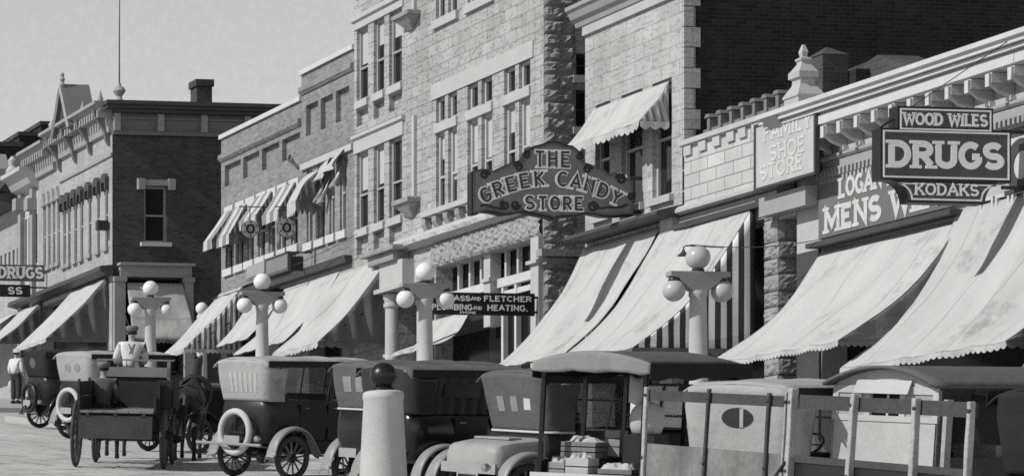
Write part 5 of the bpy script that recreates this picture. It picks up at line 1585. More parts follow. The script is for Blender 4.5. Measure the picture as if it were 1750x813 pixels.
        if closed or sidecurt:
            for s in (1, -1):
                g = MB(); x1 = sidecurt or roof_x - .45
                g.grid(lambda u, w: (-.14 + (x1 + .14) * u, s * (hw_t - .008 + (hwb + .014 - hw_t) * w + .008 * math.sin(u * 40)), zt - .05 + (belt - .02 - zt + .05) * w), 40, 6); sc = g.build('side_curtain', M_CURTDK, root, smooth=60)
                for (p0, p1) in ((.0, .62), (.75, x1 - .08)):
                    g = MB(); g.box(p0, p1, s * (hwb + .062) - .004, s * (hwb + .062) + .004, belt + .22, zt - .22); g.build('curtain_window', M_CARBLK if closed else M_CURT, sc)
    else:   # folded top lying behind the back seat
        g = MB(); g.loft([[( -.72 + .1 * math.cos(a) - .05, y, 1.30 + .11 * math.sin(a)) for a in [2 * PI * k / 12 for k in range(12)]] for y in (-.6, -.3, 0, .3, .6)]); g.build('folded_top', topm, root, smooth=50)
    # spare on the back
    xb = -.66
    if spare:
        m = MB(); m.torus((xb, 0, .80), spare_r - .05, .056, 0, 40, 12); sp = m.build('spare_tire', spare, root, smooth=True)
        m = MB(); m.tube([(xb, 0, .5), (xb, 0, 1.1)], .02, 6); m.tube([(xb, -.24, .80), (xb, .24, .80)], .018, 6); m.tube([(xb + .02, 0, .8), (-.55, 0, .8)], .03, 6); m.build('spare_carrier', M_CARDUST, root)
    if crossbar:
        m = MB(); m.tube([(-.80, -.80, .60), (-.80, .80, .60)], .026, 8); m.tube([(-.80, -.4, .60), (-.2, -.3, .55)], .02, 6); m.tube([(-.80, .4, .60), (-.2, .3, .55)], .02, 6); m.build('bumper', M_FENDER, root, smooth=True)
    if plate and not roadster:
        m = MB(); m.box(xb - .075, xb - .068, -.19, .19, .60, .74); m.build('licence_plate', M_PLATE, root)
    m = MB(); m.lathe([(.02, -.66), (.05, -.65), (.06, -.60), (.03, -.54)], (0, -.50 if not roadster else -.58, .70), 10, axis=0); m.build('tail_lamp', M_NICKEL, root, smooth=True)
    for s in (1, -1):
        m = MB(); m.lathe([(.035, -.12), (.05, -.07), (.05, .05), (.02, .1)], (1.93, s * .60, 1.30), 10, axis=0); m.build('side_lamp', M_NICKEL if s < 0 else M_CARBLK, root, smooth=True)
    return root
def put(o, px, X, deg):
    Y = plane_y(px, X); orient(o, X, Y, R(deg)); return o
def win_row(n, t0, t1, s0, s1, m, gap=.35):
    out = []; w = (t1 - t0) / (n + gap * (n - 1)); t = t0
    for k in range(n):
        out.append((t, t + w, s0, s1, 'rect', m)); t += w * (1 + gap)
    return out
M_SLAT = mat('curtain_slat', .40, .5, .1, 4, .08, 40)
put(car('closed-up dark car with an oval rear window at the far left', topm=M_TOPBLK, bodym=M_CARDUST, fendm=M_CARBLK, windows=[(.40, .56, .25, .66, 'oval', M_TOPGRY)], spare=M_CARDUST, closed=True, zt=1.98, trackw=.68), 88, 22.3, 80)
put(car('touring car with pale rear canvas and two round windows beside the wagon', topm=M_TOPLT, bodym=M_CARDUST, windows=[(.37, .47, .36, .66, 'oval', M_CURT), (.53, .64, .36, .66, 'oval', M_CURT)], spare=M_RUBLT, zt=2.0), 152, 21.0, 67)
put(car('open dark touring car with its top folded, between wagon and slatted-window car', top=False, bodym=M_CARBLK, fendm=M_CARDUST, topm=M_TOPBLK), 296, 20.6, 62)
put(car('touring car with light slatted rear curtain and white spare tire', topm=M_TOPLT, bodym=M_CARDUST, windows=win_row(6, .36, .70, .30, .78, M_SLAT, .8), spare=M_RUBLT, crossbar=True), 448, 18.5, 68)
put(car('dark grey topped touring car with two square curtain windows, left of the post', topm=M_TOPGRY, bodym=M_CARBLK, windows=win_row(2, .34, .56, .28, .62, M_CURT, .6), spare=None, curtain_lip=M_WHITE), 652, 18.5, 70)
put(car('closed car with dark glossy side curtains behind the concrete post', topm=M_TOPGRY, curtm=M_CURTDK, bodym=M_CARBLK, windows=[(.40, .60, .3, .6, 'rect', M_CURTDK)], closed=True, zt=2.0, roof_x=1.6), 703, 18.0, 77)
put(car('roadster with a pale rear deck and three small curtain windows', topm=M_TOPGRY, bodym=M_CARDUST, windows=[(.36, .42, .40, .66, 'rect', M_CURT), (.48, .54, .40, .66, 'rect', M_CURT), (.60, .66, .42, .62, 'rect', M_WHITE)], roadster=True, curtain_lip=M_WHITE, zt=1.98, name='roadster', hwb=.62, belt=1.2), 838, 18.0, 75)
put(car('light canvas topped car with one oval rear window behind the stake wagon', topm=M_TOPLT, bodym=M_CARDUST, windows=[(.42, .60, .28, .53, 'oval', M_CURTDK), (.525, .545, .29, .52, 'strip', M_TOPLT)], zt=1.98, belt=1.14), 1290, 17.0, 58)
put(car('black car cut off by the right edge of the picture', topm=M_TOPBLK, bodym=M_CARBLK, fendm=M_CARDUST, windows=[(.40, .60, .35, .7, 'rect', M_CURTDK)], closed=True, zt=2.06), 1860, 16.0, 72)

# produce truck with a canvas canopy
def produce_truck():
    root = thing('produce_truck', 'canopied produce truck with open back and crates aboard', 'truck', local=True)
    for x in (0, 2.9):
        for s in (1, -1): wheel(root, x, s * .72, .40, s)
    hw = .73; x0, x1, zf = -.95, 1.55, .58
    m = MB(); m.box(x0, x1, -hw, hw, zf - .08, zf); m.box(x0, x1, hw - .03, hw, zf + .001, zf + .32); m.box(x0, x1, -hw, -hw + .03, zf + .001, zf + .32); m.build('bed', M_CARDUST, root)
    m = MB(); m.box(x0 - .05, x0 - .01, -hw - .04, hw + .04, zf + .09, zf + .16); m.build('tail_rail', M_WHITE, root)
    m = MB()
    for x in (x0 + .02, .3, x1):
        for s in (1, -1): m.box(x - .025, x + .025, s * (hw - .06) - .025, s * (hw - .06) + .025, zf + .002, 2.16); m.build('post', M_CARBLK, root); m = MB()
    m = MB(); zt = 2.16
    def rf(u, w):
        t = 2 * w - 1; return (x0 - .1 + (2.15 - x0 + .1) * u, (hw + .04) * t, zt + .14 * (1 - t * t) - (.05 * max(0, u - .8) / .2))
    m.grid(rf, 20, 16); cn = m.build('canopy', M_TOPGRY, root, smooth=60, solid=.025)
    m = MB()
    def vf(u, w):
        t = 2 * u - 1; return (x0 - .11 - .03 * w * abs(math.sin(u * 9)), (hw + .045) * t, zt + .14 * (1 - t * t) - .005 - (.13 + .13 * (1 - t * t) + .012 * math.sin(u * 17) + .02 * mnoise.noise(Vector((u * 9, w * 2, 3)))) * w)
    m.grid(vf, 40, 5); m.build('rear_flap', canvas('flap_canvas', .24, .25, .5), cn, smooth=60, solid=.008)
    for s in (1, -1):
        m = MB(); m.grid(lambda u, w: (x0 - .1 + (2.15 - x0 + .1) * u, s * (hw + .05), zt - .005 - (.20 + .02 * math.sin(u * 21)) * w), 30, 3); m.build('side_flap', M_TOPBLK, cn, solid=.008)
    m = MB(); m.box(1.6, 2.1, -.7, .7, .6, 1.25); m.box(1.6, 1.75, -.7, .7, 1.251, 1.5); m.build('seat', M_LEATHER, root, bevel=.04)
    g = MB(); g.loft([[(2.5, .5, .6), (2.5, .5, 1.25), (2.5, -.5, 1.25), (2.5, -.5, .6)], [(3.15, .3, .6), (3.15, .3, 1.12), (3.15, -.3, 1.12), (3.15, -.3, .6)]]); g.build('hood', M_CARBLK, root, bevel=.06)
    g = MB(); w0 = .62
    g.tube([(2.2, -w0, 1.2), (2.2, -w0, 2.05)], .016, 6); g.tube([(2.2, w0, 1.2), (2.2, w0, 2.05)], .016, 6)
    for z in (1.22, 1.62, 2.03): g.tube([(2.2, -w0, z), (2.2, w0, z)], .014, 6)
    g.build('windshield_frame', M_CARBLK, root)
    m = MB(); m.box(1.50, 1.51, -.25, .58, 1.30, 1.84); cbk = m.build('cab_window', mat('celluloid_sheet', .75, .5, .15, 3, .1, 30), root)
    m = MB(); m.tube([(1.485, -.32, 1.28), (1.485, -.32, 1.86), (1.485, .60, 1.86), (1.485, .60, 1.28)], .02, 6, closed=True); m.tube([(1.485, .40, 1.86), (1.485, .22, 1.28)], .016, 6); m.tube([(1.485, .12, 1.86), (1.485, .20, 1.28)], .016, 6); m.tube([(1.485, -.32, 1.45), (1.485, .64, 1.45)], .014, 6); m.build('frame', M_CARBLK, cbk)
    for s in (1, -1):
        fender(root, [(-.56, .40)] + arcp(0, .42, .52, 175, 20, 14), s * .62, s * .88, M_CARDUST)
        fender(root, arcp(2.9, .42, .5, 160, 20, 12), s * .62, s * .88, M_CARDUST)
    g = MB(); g.box(-.8, 3.1, -.3, -.22, .55, .66); g.box(-.8, 3.1, .22, .3, .55, .66); g.tube([(0, -.7, .4), (0, .7, .4)], .04, 6); g.build('chassis', M_CARBLK, root)
    put(root, 1056, 18.5, 51)
    return root
PT = produce_truck()
def on_bed(truck, x, y, z):
    M = Matrix.LocRotScale(truck.location, truck.rotation_euler.to_quaternion(), None)
    return M @ Vector((x, y, z))
def crate(lab, x, y, z, sx, sy, sz, m, kind='crate', tilt=0, fill=None):
    root = thing(kind, lab, 'crate' if kind == 'crate' else kind, local=True, group=None)
    root.location = on_bed(PT, x, y, z); root.rotation_euler = (PT.rotation_euler.to_matrix() @ Matrix.Rotation(tilt, 3, 'Z')).to_euler()
    g = MB(); t = .018
    g.box(-sx / 2, sx / 2, -sy / 2, sy / 2, 0, t)
    n = 3
    for k in range(n):
        z0 = t + .003 + (sz - t) * k / n; z1 = t + (sz - t) * (k + 1) / n - .012
        g.box(-sx / 2, -sx / 2 + t, -sy / 2, sy / 2, z0, z1); g.box(sx / 2 - t, sx / 2, -sy / 2, sy / 2, z0, z1)
        g.box(-sx / 2 + t, sx / 2 - t, -sy / 2, -sy / 2 + t, z0, z1); g.box(-sx / 2 + t, sx / 2 - t, sy / 2 - t, sy / 2, z0, z1)
    g.build('slats', m, root)
    if fill:
        r = random.Random(int(x * 100 + y * 77)); g = MB()
        nu = 8
        hgt = [[r.uniform(0, .10) for _ in range(nu + 1)] for _ in range(nu + 1)]
        g.grid(lambda u, w: (-sx / 2 + t + (sx - 2 * t) * u, -sy / 2 + t + (sy - 2 * t) * w, sz - .03 + hgt[int(u * nu + .5)][int(w * nu + .5)] * (1 if 0 < u < 1 and 0 < w < 1 else .2)), nu, nu)
        g.build('contents', fill, root, smooth=60)
    return root
M_CRATE = mat('crate_wood', .25, .8, .25, 5, .2, 30, .1); M_CRATE2 = mat('grey_crate_wood', .18, .8, .25, 5, .2, 30, .1)
M_PAPER = mat('white_paper', .42, .8, .1, 5, .08, 30)
zf = .585
crate('wide grey crate on top of the load in the produce truck', -.45, .30, zf + .34, .40, .46, .22, M_CRATE2, fill=M_PAPER)
crate('pale box lined with paper at the tail of the produce truck', -.72, .20, zf, .32, .30, .36, M_PAPER, kind='box', fill=M_PAPER)
crate('small pale basket box left of the paper-lined one in the truck', -.74, .48, zf, .26, .22, .30, M_CRATE, kind='box', fill=M_PAPER)
crate('low slatted crate with paper bundles at the right of the truck bed', -.72, -.28, zf, .34, .42, .24, M_CRATE2, fill=M_PAPER, tilt=.15)
crate('dark crate carrying the top one on the truck bed', -.3, .26, zf, .5, .56, .33, M_CARDUST)
crate('upright pale carton behind the top crate in the truck', -.15, .02, zf + .37, .24, .20, .34, M_CRATE, kind='box')
crate('dark crate under the pale carton in the produce truck', -.0, -.1, zf, .30, .36, .36, M_CARDUST)
def sack():
    root = thing('grain_sack', 'full pale sack standing by the right post of the produce truck', 'sack', local=True)
    root.location = on_bed(PT, -.30, -.44, zf + .66); root.rotation_euler = PT.rotation_euler
    g = MB(); g.lathe([(.12, 0), (.18, .03), (.21, .12), (.215, .22), (.19, .32), (.13, .39), (.05, .42), (.004, .43)], (0, 0, 0), 18); g.build('sack_body', mat('burlap', .42, .95, .2, 4, .15, 60, .3), root, smooth=60)
    c = MB(); c.box(-.22, .22, -.2, .2, -.65, -.002); tag(c.build('plinth_crate', M_CARDUST), 'dark crate holding up the pale sack in the truck', 'crate')
    o = bpy.data.objects['plinth_crate']; o.location = root.location; o.rotation_euler = PT.rotation_euler; o.name = 'crate'
    g = MB(); g.grid(lambda u, w: (-.02 + .04 * math.sin(u * 7), -.12 + .24 * u, -.34 * w + .02 * math.sin(u * 9)), 10, 6)
    o = g.build('hanging_cloth', M_PAPER, smooth=60, solid=.008); tag(o, 'white cloth hanging inside the produce truck canopy', 'cloth')
    o.location = on_bed(PT, -.35, -.33, 1.98); o.rotation_euler = PT.rotation_euler
sack()

# wooden delivery van
def delivery_van():
    root = thing('delivery_van', 'pale wooden delivery van with arched roof and shuttered rear window', 'van', local=True)
    for x in (0, 2.6):
        for s in (1, -1): wheel(root, x, s * .70, .38, s)
    hw = .66; x0 = -.75; x1 = 1.5; zb = .62; zt = 2.0
    m = MB(); m.box(x0, x0 + .03, -hw, hw, zb, 1.66)
    m.build('rear_boards', mat('pale_boards', .38, .7, .22, 2, .2, 25), root)
    m = MB()
    for y in (-hw + .035, hw - .035, -.22, .22): m.box(x0 - .012, x0 + .03, y - .035, y + .035, 1.662, zt - .03)
    m.box(x0 - .014, x0 + .028, -hw, hw, 1.63, 1.69); m.box(x0 - .013, x0 + .029, -hw, hw, zt - .08, zt - .001)
    m.build('rear_frame', M_CREAM, root)
    for s in (1, -1):
        m = MB(); m.box(x0 + .004, x0 + .022, min(s * .255, s * (hw - .07)), max(s * .255, s * (hw - .07)), 1.69, zt - .08); m.build('shutter', M_DECK, root)
    m = MB(); m.prism([(0, 0)] * 0 or [(-.3, 0)] * 0 or [(x0 - .05, 1.80), (x0 - .03, 1.80), (x0 + .01, 1.93), (x0 - .01, 1.93)], -.02, .0); m.F = Fr((0, 0, 0), (1, 0, 0), (0, 0, 1), (0, -1, 0))
    m = MB(Fr((0, 0, 0), (1, 0, 0), (0, 0, 1), (0, 1, 0))); m.prism([(x0 - .09, 1.92), (x0 - .075, 1.92), (x0 - .016, 2.06), (x0 - .03, 2.06)], -.34, .34); m.build('rear_flap', M_CREAM, root)
    m = MB(); m.box(x0 + .05, x0 + .06, .0, .025, 1.69, 1.95); m.build('window_bar', M_WHITE, root)
    # tympanum under the arched roof
    m = MB(Fr((0, 0, 0), (0, 1, 0), (0, 0, 1), (1, 0, 0)))
    arcpts = [(-hw + 2 * hw * k / 16, zt + .17 * (1 - (2 * k / 16 - 1) ** 2)) for k in range(17)]
    m.prism([(hw, zt), (-hw, zt)] + arcpts[1:-1], x0, x0 + .03); m.build('gable_board', M_CREAM, root)
    m = MB()
    def rf(u, w):
        t = 2 * w - 1; return (x0 - .12 + (1.5 - x0 + .12) * u, (hw + .06) * t, zt + .02 + .19 * (1 - t * t))
    m.grid(rf, 12, 16); m.build('roof', M_TOPGRY, root, smooth=60, solid=.035)
    m = MB()
    for s in (1, -1):
        yo = s * hw
        m.box(x0, 1.9, min(yo, yo - s * .03), max(yo, yo - s * .03), zb, 1.28)
        for x in (x0 + .03, .35, 1.4): m.box(x - .03, x + .03, min(yo, yo - s * .03), max(yo, yo - s * .03), 1.281, zt + .02)
        m.box(x0, 1.9, min(yo, yo - s * .03), max(yo, yo - s * .03), zt - .06, zt + .015) if False else None
    m.build('side_panel', M_CARDUST, root)
    m = MB(); m.box(1.3, 1.35, -hw + .04, hw - .04, zb, 1.9); m.build('cab_wall', M_CARBLK, root)
    m = MB(); m.box(x0 + .04, 2.0, -hw + .035, hw - .035, zb, zb + .06); m.build('floor', M_CARBLK, root)
    m = MB(); m.box(.2, .6, -hw + .05, -.1, zb + .07, 1.4); m.build('load', M_CRATE2, root)
    g = MB(); g.loft([[(1.9, .45, .6), (1.9, .45, 1.18), (1.9, -.45, 1.18), (1.9, -.45, .6)], [(2.7, .28, .6), (2.7, .28, 1.08), (2.7, -.28, 1.08), (2.7, -.28, .6)]]); g.build('hood', M_CARBLK, root, bevel=.06)
    for s in (1, -1):
        fender(root, [(-.54, .40)] + arcp(0, .42, .5, 175, 20, 14), s * .60, s * .84, M_CARDUST)
        fender(root, arcp(2.6, .42, .48, 160, 20, 12), s * .60, s * .84, M_CARDUST)
    g = MB(); g.box(-.7, 2.7, -.28, -.22, .5, .6); g.box(-.7, 2.7, .22, .28, .5, .6); g.tube([(0, -.7, .38), (0, .7, .38)], .04, 6); g.build('chassis', M_CARBLK, root)
    m = MB(); m.box(.7, 1.06, -hw - .012, -hw - .003, .98, 1.3); m.build('side_sign', M_CARDUST, root)
    return put(root, 1580, 18.3, 72)
delivery_van()

# stake wagon in the foreground
M_OLDWOOD = mat('weathered_wood', .055, .85, .5, 4, .4, 22, .5)
M_POST = mat('bleached_post', .34, .8, .4, 5, .35, 24, .5)
M_PANEL = mat('scuffed_panel', .17, .8, .95, 1.7, .4, 18, .3)
def stake_wagon():
    X = 12.4; Y0 = plane_y(1082, X); Y1 = plane_y(1640, X); Ym = plane_y(1328, X)
    root = thing('stake_wagon', 'stake-sided wagon bed with rails, filling the right foreground', 'wagon', (X, (Y0 + Y1) / 2, gz((Y0 + Y1) / 2)))
    # sheared with the slope: the wagon stands on the climbing street
    F = Fr((X, Y0, gz(Y0)), (0, -1 / math.hypot(1, GRADE), -GRADE / math.hypot(1, GRADE)), (0, -GRADE / math.hypot(1, GRADE), 1 / math.hypot(1, GRADE)), (-1, 0, 0))
    L = (Y0 - Y1) * math.hypot(1, GRADE); W = 1.85
    hb = lambda px, py: (height(py, X, plane_y(px, X)) - gz(plane_y(px, X)))
    pt_, rt0, rt1 = hb(1085, 757), hb(1085, 684), hb(1085, 667)
    a_ = lambda px: (Y0 - plane_y(px, X)) * math.hypot(1, GRADE)
    m = MB(F); m.box(0, a_(1322), pt_ - .62, pt_, -.03, 0); m.build('side_board', M_PANEL, root)
    m = MB(F); m.box(a_(1334), L, pt_ - .62, pt_ - .05, -.03, -.001); sp = m.build('sign_panel', M_BLACK, root)
    m = MB(F); m.box(a_(1334), L, pt_ - .049, pt_ + .0, -.05, .012); m.build('panel_rail', M_OLDWOOD, root)
    m = MB(); text(m, F.at(a_(1345), pt_ - .36, 0), 'VIEW  FARM' if False else 'VIEW CO', 0, a_(1520) - a_(1345), 0, .17, .03, 0, .0, .004); m.build('lettering', mat('faded_lettering', .06, .8, .5, 6, .3, 30), sp)
    m = MB(F); m.box(0, a_(1328), rt0, rt1, -.035, -.005); m.build('rail', M_OLDWOOD, root)
    m = MB(F); m.box(a_(1338), L - .05, hb(1400, 702) , hb(1400, 678), -.035, -.005); m.build('rail', M_OLDWOOD, root)
    for px, w, top, mm, c in ((1085, .075, 662, M_POST, .03), (1189, .05, 665, M_OLDWOOD, .03), (1291, .055, 672, M_OLDWOOD, .03), (1320, .03, 671, M_POST, .025), (1333, .085, 664, M_POST, .06), (1434, .075, 673, M_POST, .05), (1540, .075, 681, M_POST, .05), (1632, .06, 687, M_POST, .05)):
        a = a_(px); z1_ = hb(px, top); le = (px % 7 - 3) * .007; w *= .64
        m = MB(F); m.loft([[(a + le * (z_ - pt_) + q * w * (1 + .06 * math.sin(z_ * 9 + px)), z_, .001 + (c if r_ else 0) * (1 + .05 * math.sin(z_ * 13 + px))) for q, r_ in ((0, 0), (1, 0), (1, 1), (0, 1))] for z_ in [pt_ - .6 + (z1_ - pt_ + .6) * k / 8 for k in range(9)]]); st = m.build('stake', mm, root, bevel=.008)
        for z_ in (pt_ - .12, pt_ - .42, (rt0 + rt1) / 2):
            m = MB(F.at(a + w * .5, z_, c)); m.lathe([(.016, -.01), (.016, .006), (.008, .011)], (0, 0, 0), 8); m.build('bolt', M_IRON, st)
    # far side, floor, ends
    m = MB(F); m.box(0, L, pt_ - .66, pt_ - .62, -W, 0); m.build('floor', M_OLDWOOD, root)
    m = MB(F); m.box(0, L, pt_ - .61, pt_ - .2, -W, -W + .03); m.box(L - .03, L, pt_ - .61, pt_ - .2, -W + .03, -.04); m.build('side_board', M_OLDWOOD, root)
    m = MB(F); m.box(a_(1385), a_(1385) + .05, pt_ - .6, rt1, -W * .55, -W * .55 + .05); m.build('stake', M_POST, root)
    m = MB(F); m.tube([(a_(1333) + .03, pt_ - .05, .07), (a_(1300), pt_ - .35, .08), (a_(1288), pt_ - .62, .06)], .012, 6); m.build('chain', M_IRON, root)
    m = MB(F)
    m.box(.2, L - .2, pt_ - .8, pt_ - .665, -W + .5, -W + .6); m.box(.2, L - .2, pt_ - .8, pt_ - .665, -.6, -.5)
    for a in (.9, L - .9): m.tube([(a, .5, .05), (a, .5, -W - .05)], .045, 8)
    m.build('running_gear', M_OLDWOOD, root)
    for a in (.9, L - .9):
        for c in (.02, -W - .02):
            w = MB(F); rr = .47
            for k in range(12):
                t = 2 * PI * k / 12; w.tube([(a + .05 * math.cos(t), rr + .03 + .05 * math.sin(t), c), (a + .43 * math.cos(t), rr + .03 + .43 * math.sin(t), c)], .02, 6)
            o = w.build('wheel', M_OLDWOOD, root)
            w = MB(F); w.tube([(a + .45 * math.cos(2 * PI * k / 32), rr + .03 + .45 * math.sin(2 * PI * k / 32), c) for k in range(32)], .03, 8, closed=True); w.build('rim', M_OLDWOOD, o)
stake_wagon()

# ------------------------------------------------------------------ the horse-drawn farm wagon, its driver and team
def skin(name, verts, edges, radii, m, parent, sub=2):
    me = bpy.data.meshes.new(name); me.from_pydata(verts, edges, []); me.update()
    o = bpy.data.objects.new(name, me); COL.objects.link(o); me.materials.append(m)
    k = o.modifiers.new('Skin', 'SKIN'); k.use_smooth_shade = True
    if not me.skin_vertices: me.attributes
    sv = me.skin_vertices[0].data
    for i, r in enumerate(radii):
        sv[i].radius = r if isinstance(r, tuple) else (r, r); sv[i].use_root = (i == 0)
    s = o.modifiers.new('Sub', 'SUBSURF'); s.levels = sub; s.render_levels = sub
    if parent: o.parent = parent
    return o
M_SKIN = mat('skin', .30, .6, .08, 4, .05, 40); M_SHIRT = mat('white_shirt', .58, .85, .25, 9, .12, 30, .3); M_TROUSER = mat('dark_trousers', .04, .9, .2, 6, .15, 30)
M_CAP = mat('grey_cap', .16, .9, .15, 8, .15, 40); M_HAIR = mat('dark_hair', .02, .7); M_STRAW = mat('straw_hat', .5, .8, .1, 12, .15, 60)
def person(label, seated, pants=M_TROUSER, hat='cap', suspenders=False, arms=None, shirt=None):
    root = thing('person', label, 'person', local=True)
    hz = 0.0 if seated else .90       # hip height above origin (origin: seat, or the ground)
    J = {}
    V = []; E = []; Rr = []
    def add(p, r, par=None):
        V.append(p); Rr.append(r); i = len(V) - 1
        if par is not None: E.append((par, i))
        return i
    hip = add((0, 0, hz + .06), (.15, .11)); wst = add((.0, 0, hz + .24), (.135, .10), hip); chest = add((.01, 0, hz + .43), (.165, .115), wst)
    nb = add((-.0, 0, hz + .56), (.07, .065), chest); nk = add((.02, 0, hz + .61), .055, nb); hd0 = add((.03, 0, hz + .67), (.07, .082), nk); hd1 = add((.03, 0, hz + .76), (.078, .095), hd0); hd2 = add((.025, 0, hz + .82), (.055, .065), hd1)
    arms = arms or {1: [(.02, .20, .50), (.05, .27, .26), (.27, .20, .14)], -1: [(.02, -.20, .50), (.05, -.27, .26), (.27, -.20, .14)]}
    armpts = {}
    for s in (1, -1):
        sh, el, wr = arms[s]
        off = hz
        a = add((sh[0], sh[1], sh[2] + off), .058, chest); b = add((el[0], el[1], el[2] + off), .044, a); c = add((wr[0], wr[1], wr[2] + off), .031, b)
        d = Vector(wr) - Vector(el); d.normalize()
        h = add((wr[0] + d.x * .09, wr[1] + d.y * .09, wr[2] + off + d.z * .09), (.036, .022), c)
        # five fingers
        pr = Vector((0, 1, 0)) if abs(d.y) < .6 else Vector((0, 0, 1))
        for f in range(4):
            q = Vector(V[h]) + d * .025 + pr * (f - 1.5) * .017
            f1 = add(tuple(q + d * .03), .008, h); add(tuple(q + d * .06 + Vector((0, 0, -.018))), .007, f1)
        q = Vector(V[c]) + d * .03 + pr * .04; add(tuple(q + pr * .02 + d * .03), .009, c)
        armpts[s] = [V[chest], V[a], V[b], V[c]]
    legpts = {}
    for s in (1, -1):
        a = add((.02, s * .09, hz + .0), .088, hip)
        if seated:
            k = add((.44, s * .13, hz - .0), .066, a); f = add((.50, s * .13, hz - .42), .042, k); t = add((.64, s * .14, hz - .46), (.04, .03), f)
        else:
            k = add((.03, s * .10, .48), .062, a); f = add((-.01, s * .10, .09), .042, k); t = add((.15, s * .11, .035), (.04, .03), f)
        legpts[s] = [V[hip], V[a], V[k], V[f]]
        J['t%d' % s] = V[t]
    skin('body', V, E, Rr, M_SKIN, root)
    # head details
    hz_ = hz + .74
    m = MB(); m.ball((.022, 0, hz_ + .015), .096, 14, 8); 
    m.lathe([(.012, 0), (.001, .02)], (0, 0, 0), 4) if False else None
    m.v = [Vector((v.x if v.x < .06 else .06, v.y, max(v.z, hz_ - .03 + max(0, v.x) * .9))) for v in m.v]; m.build('hair', M_HAIR, root, smooth=60)
    m = MB()
    m.ball((.118, 0, hz_ - .015), .016, 8, 6)
    for s in (1, -1): m.ball((.02, s * .083, hz_ - .005), .022, 8, 6)
    m.build('nose_and_ears', M_SKIN, root, smooth=60)
    m = MB()
    for s in (1, -1): m.ball((.102, s * .032, hz_ + .012), .010, 8, 6)
    m.box(.098, .106, -.024, .024, hz_ - .055, hz_ - .049); m.build('eyes_and_mouth', M_HAIR, root, smooth=60)
    # clothes
    Vs = [(0, 0, hz + .02), (0, 0, hz + .24), (.01, 0, hz + .43), (0, 0, hz + .575)]; Es = [(0, 1), (1, 2), (2, 3)]; Rs = [(.20, .16), (.195, .155), (.225, .16), (.085, .085)]
    for s in (1, -1):
        i = len(Vs); P = armpts[s]
        Vs += [P[1], P[2], tuple(Vector(P[2]).lerp(Vector(P[3]), .6))]; Es += [(2, i), (i, i + 1), (i + 1, i + 2)]; Rs += [.098, .08, .066]
    skin('shirt', Vs, Es, Rs, shirt or M_SHIRT, root)
    Vs = [(0, 0, hz + .10), (0, 0, hz + .03)]; Es = [(0, 1)]; Rs = [(.205, .165), (.21, .17)]
    for s in (1, -1):
        i = len(Vs); P = legpts[s]; Vs += [P[1], P[2], tuple(Vector(P[2]).lerp(Vector(P[3]), .93))]; Es += [(1, i), (i, i + 1), (i + 1, i + 2)]; Rs += [.13, .105, .09]
    skin('trousers', Vs, Es, Rs, pants, root)
    for s in (1, -1):
        P = legpts[s][3]; m = MB(); m.loft([[(P[0] - .08 + .26 * t, P[1] + w * sgn, P[2] - .085 + z) for sgn in (-1, 1) for z in ((0, h) if sgn < 0 else (h, 0))] for t, w, h in ((0, .035, .1), (.3, .045, .1), (.65, .048, .07), (1, .03, .04))]); m.build('shoe', M_CARBLK, root, smooth=True)
    if suspenders:
        m = MB()
        for s in (1, -1):
            m.tube([(.10, s * .10, hz + .12), (.145, s * .085, hz + .40), (.08, s * .075, hz + .565), (.0, s * .07, hz + .575), (-.10, s * .05, hz + .52), (-.148, s * .0, hz + .40), (-.138, -s * .07, hz + .24), (-.15, -s * .08, hz + .08)], .013, 6)
        m.build('suspenders', mat('suspender_web', .14, .8), root, smooth=True)
    zt = hz_ + .045
    if hat == 'cap':
        m = MB(); m.lathe([(.098, -.012), (.115, .02), (.125, .05), (.11, .085), (.05, .10), (.002, .102)], (.015, 0, zt), 18); m.prism([(.09, -.07), (.15, -.055), (.175, 0), (.15, .055), (.09, .07)], zt + .0, zt + .012); m.build('cap', M_CAP, root, smooth=True)
    else:
        m = MB(); m.lathe([(.16, .0), (.17, .004), (.10, .012), (.10, .09), (.085, .105), (.002, .108)], (.02, 0, zt), 22); m.build('straw_hat', M_STRAW, root, smooth=True)
        m = MB(); m.lathe([(.1015, .014), (.1025, .016), (.1025, .038), (.1015, .04)], (.02, 0, zt), 22); m.build('hat_band', M_CARBLK, root)
    return root
M_WAGON = mat('wagon_boards', .026, .8, .4, 3, .25, 25, .2); M_WAGONLT = mat('worn_wagon_floor', .2, .8, .3, 3, .2, 25, .2); M_HORSE = mat('dark_horse_coat', .025, .55, .3, 4, .2, 40)
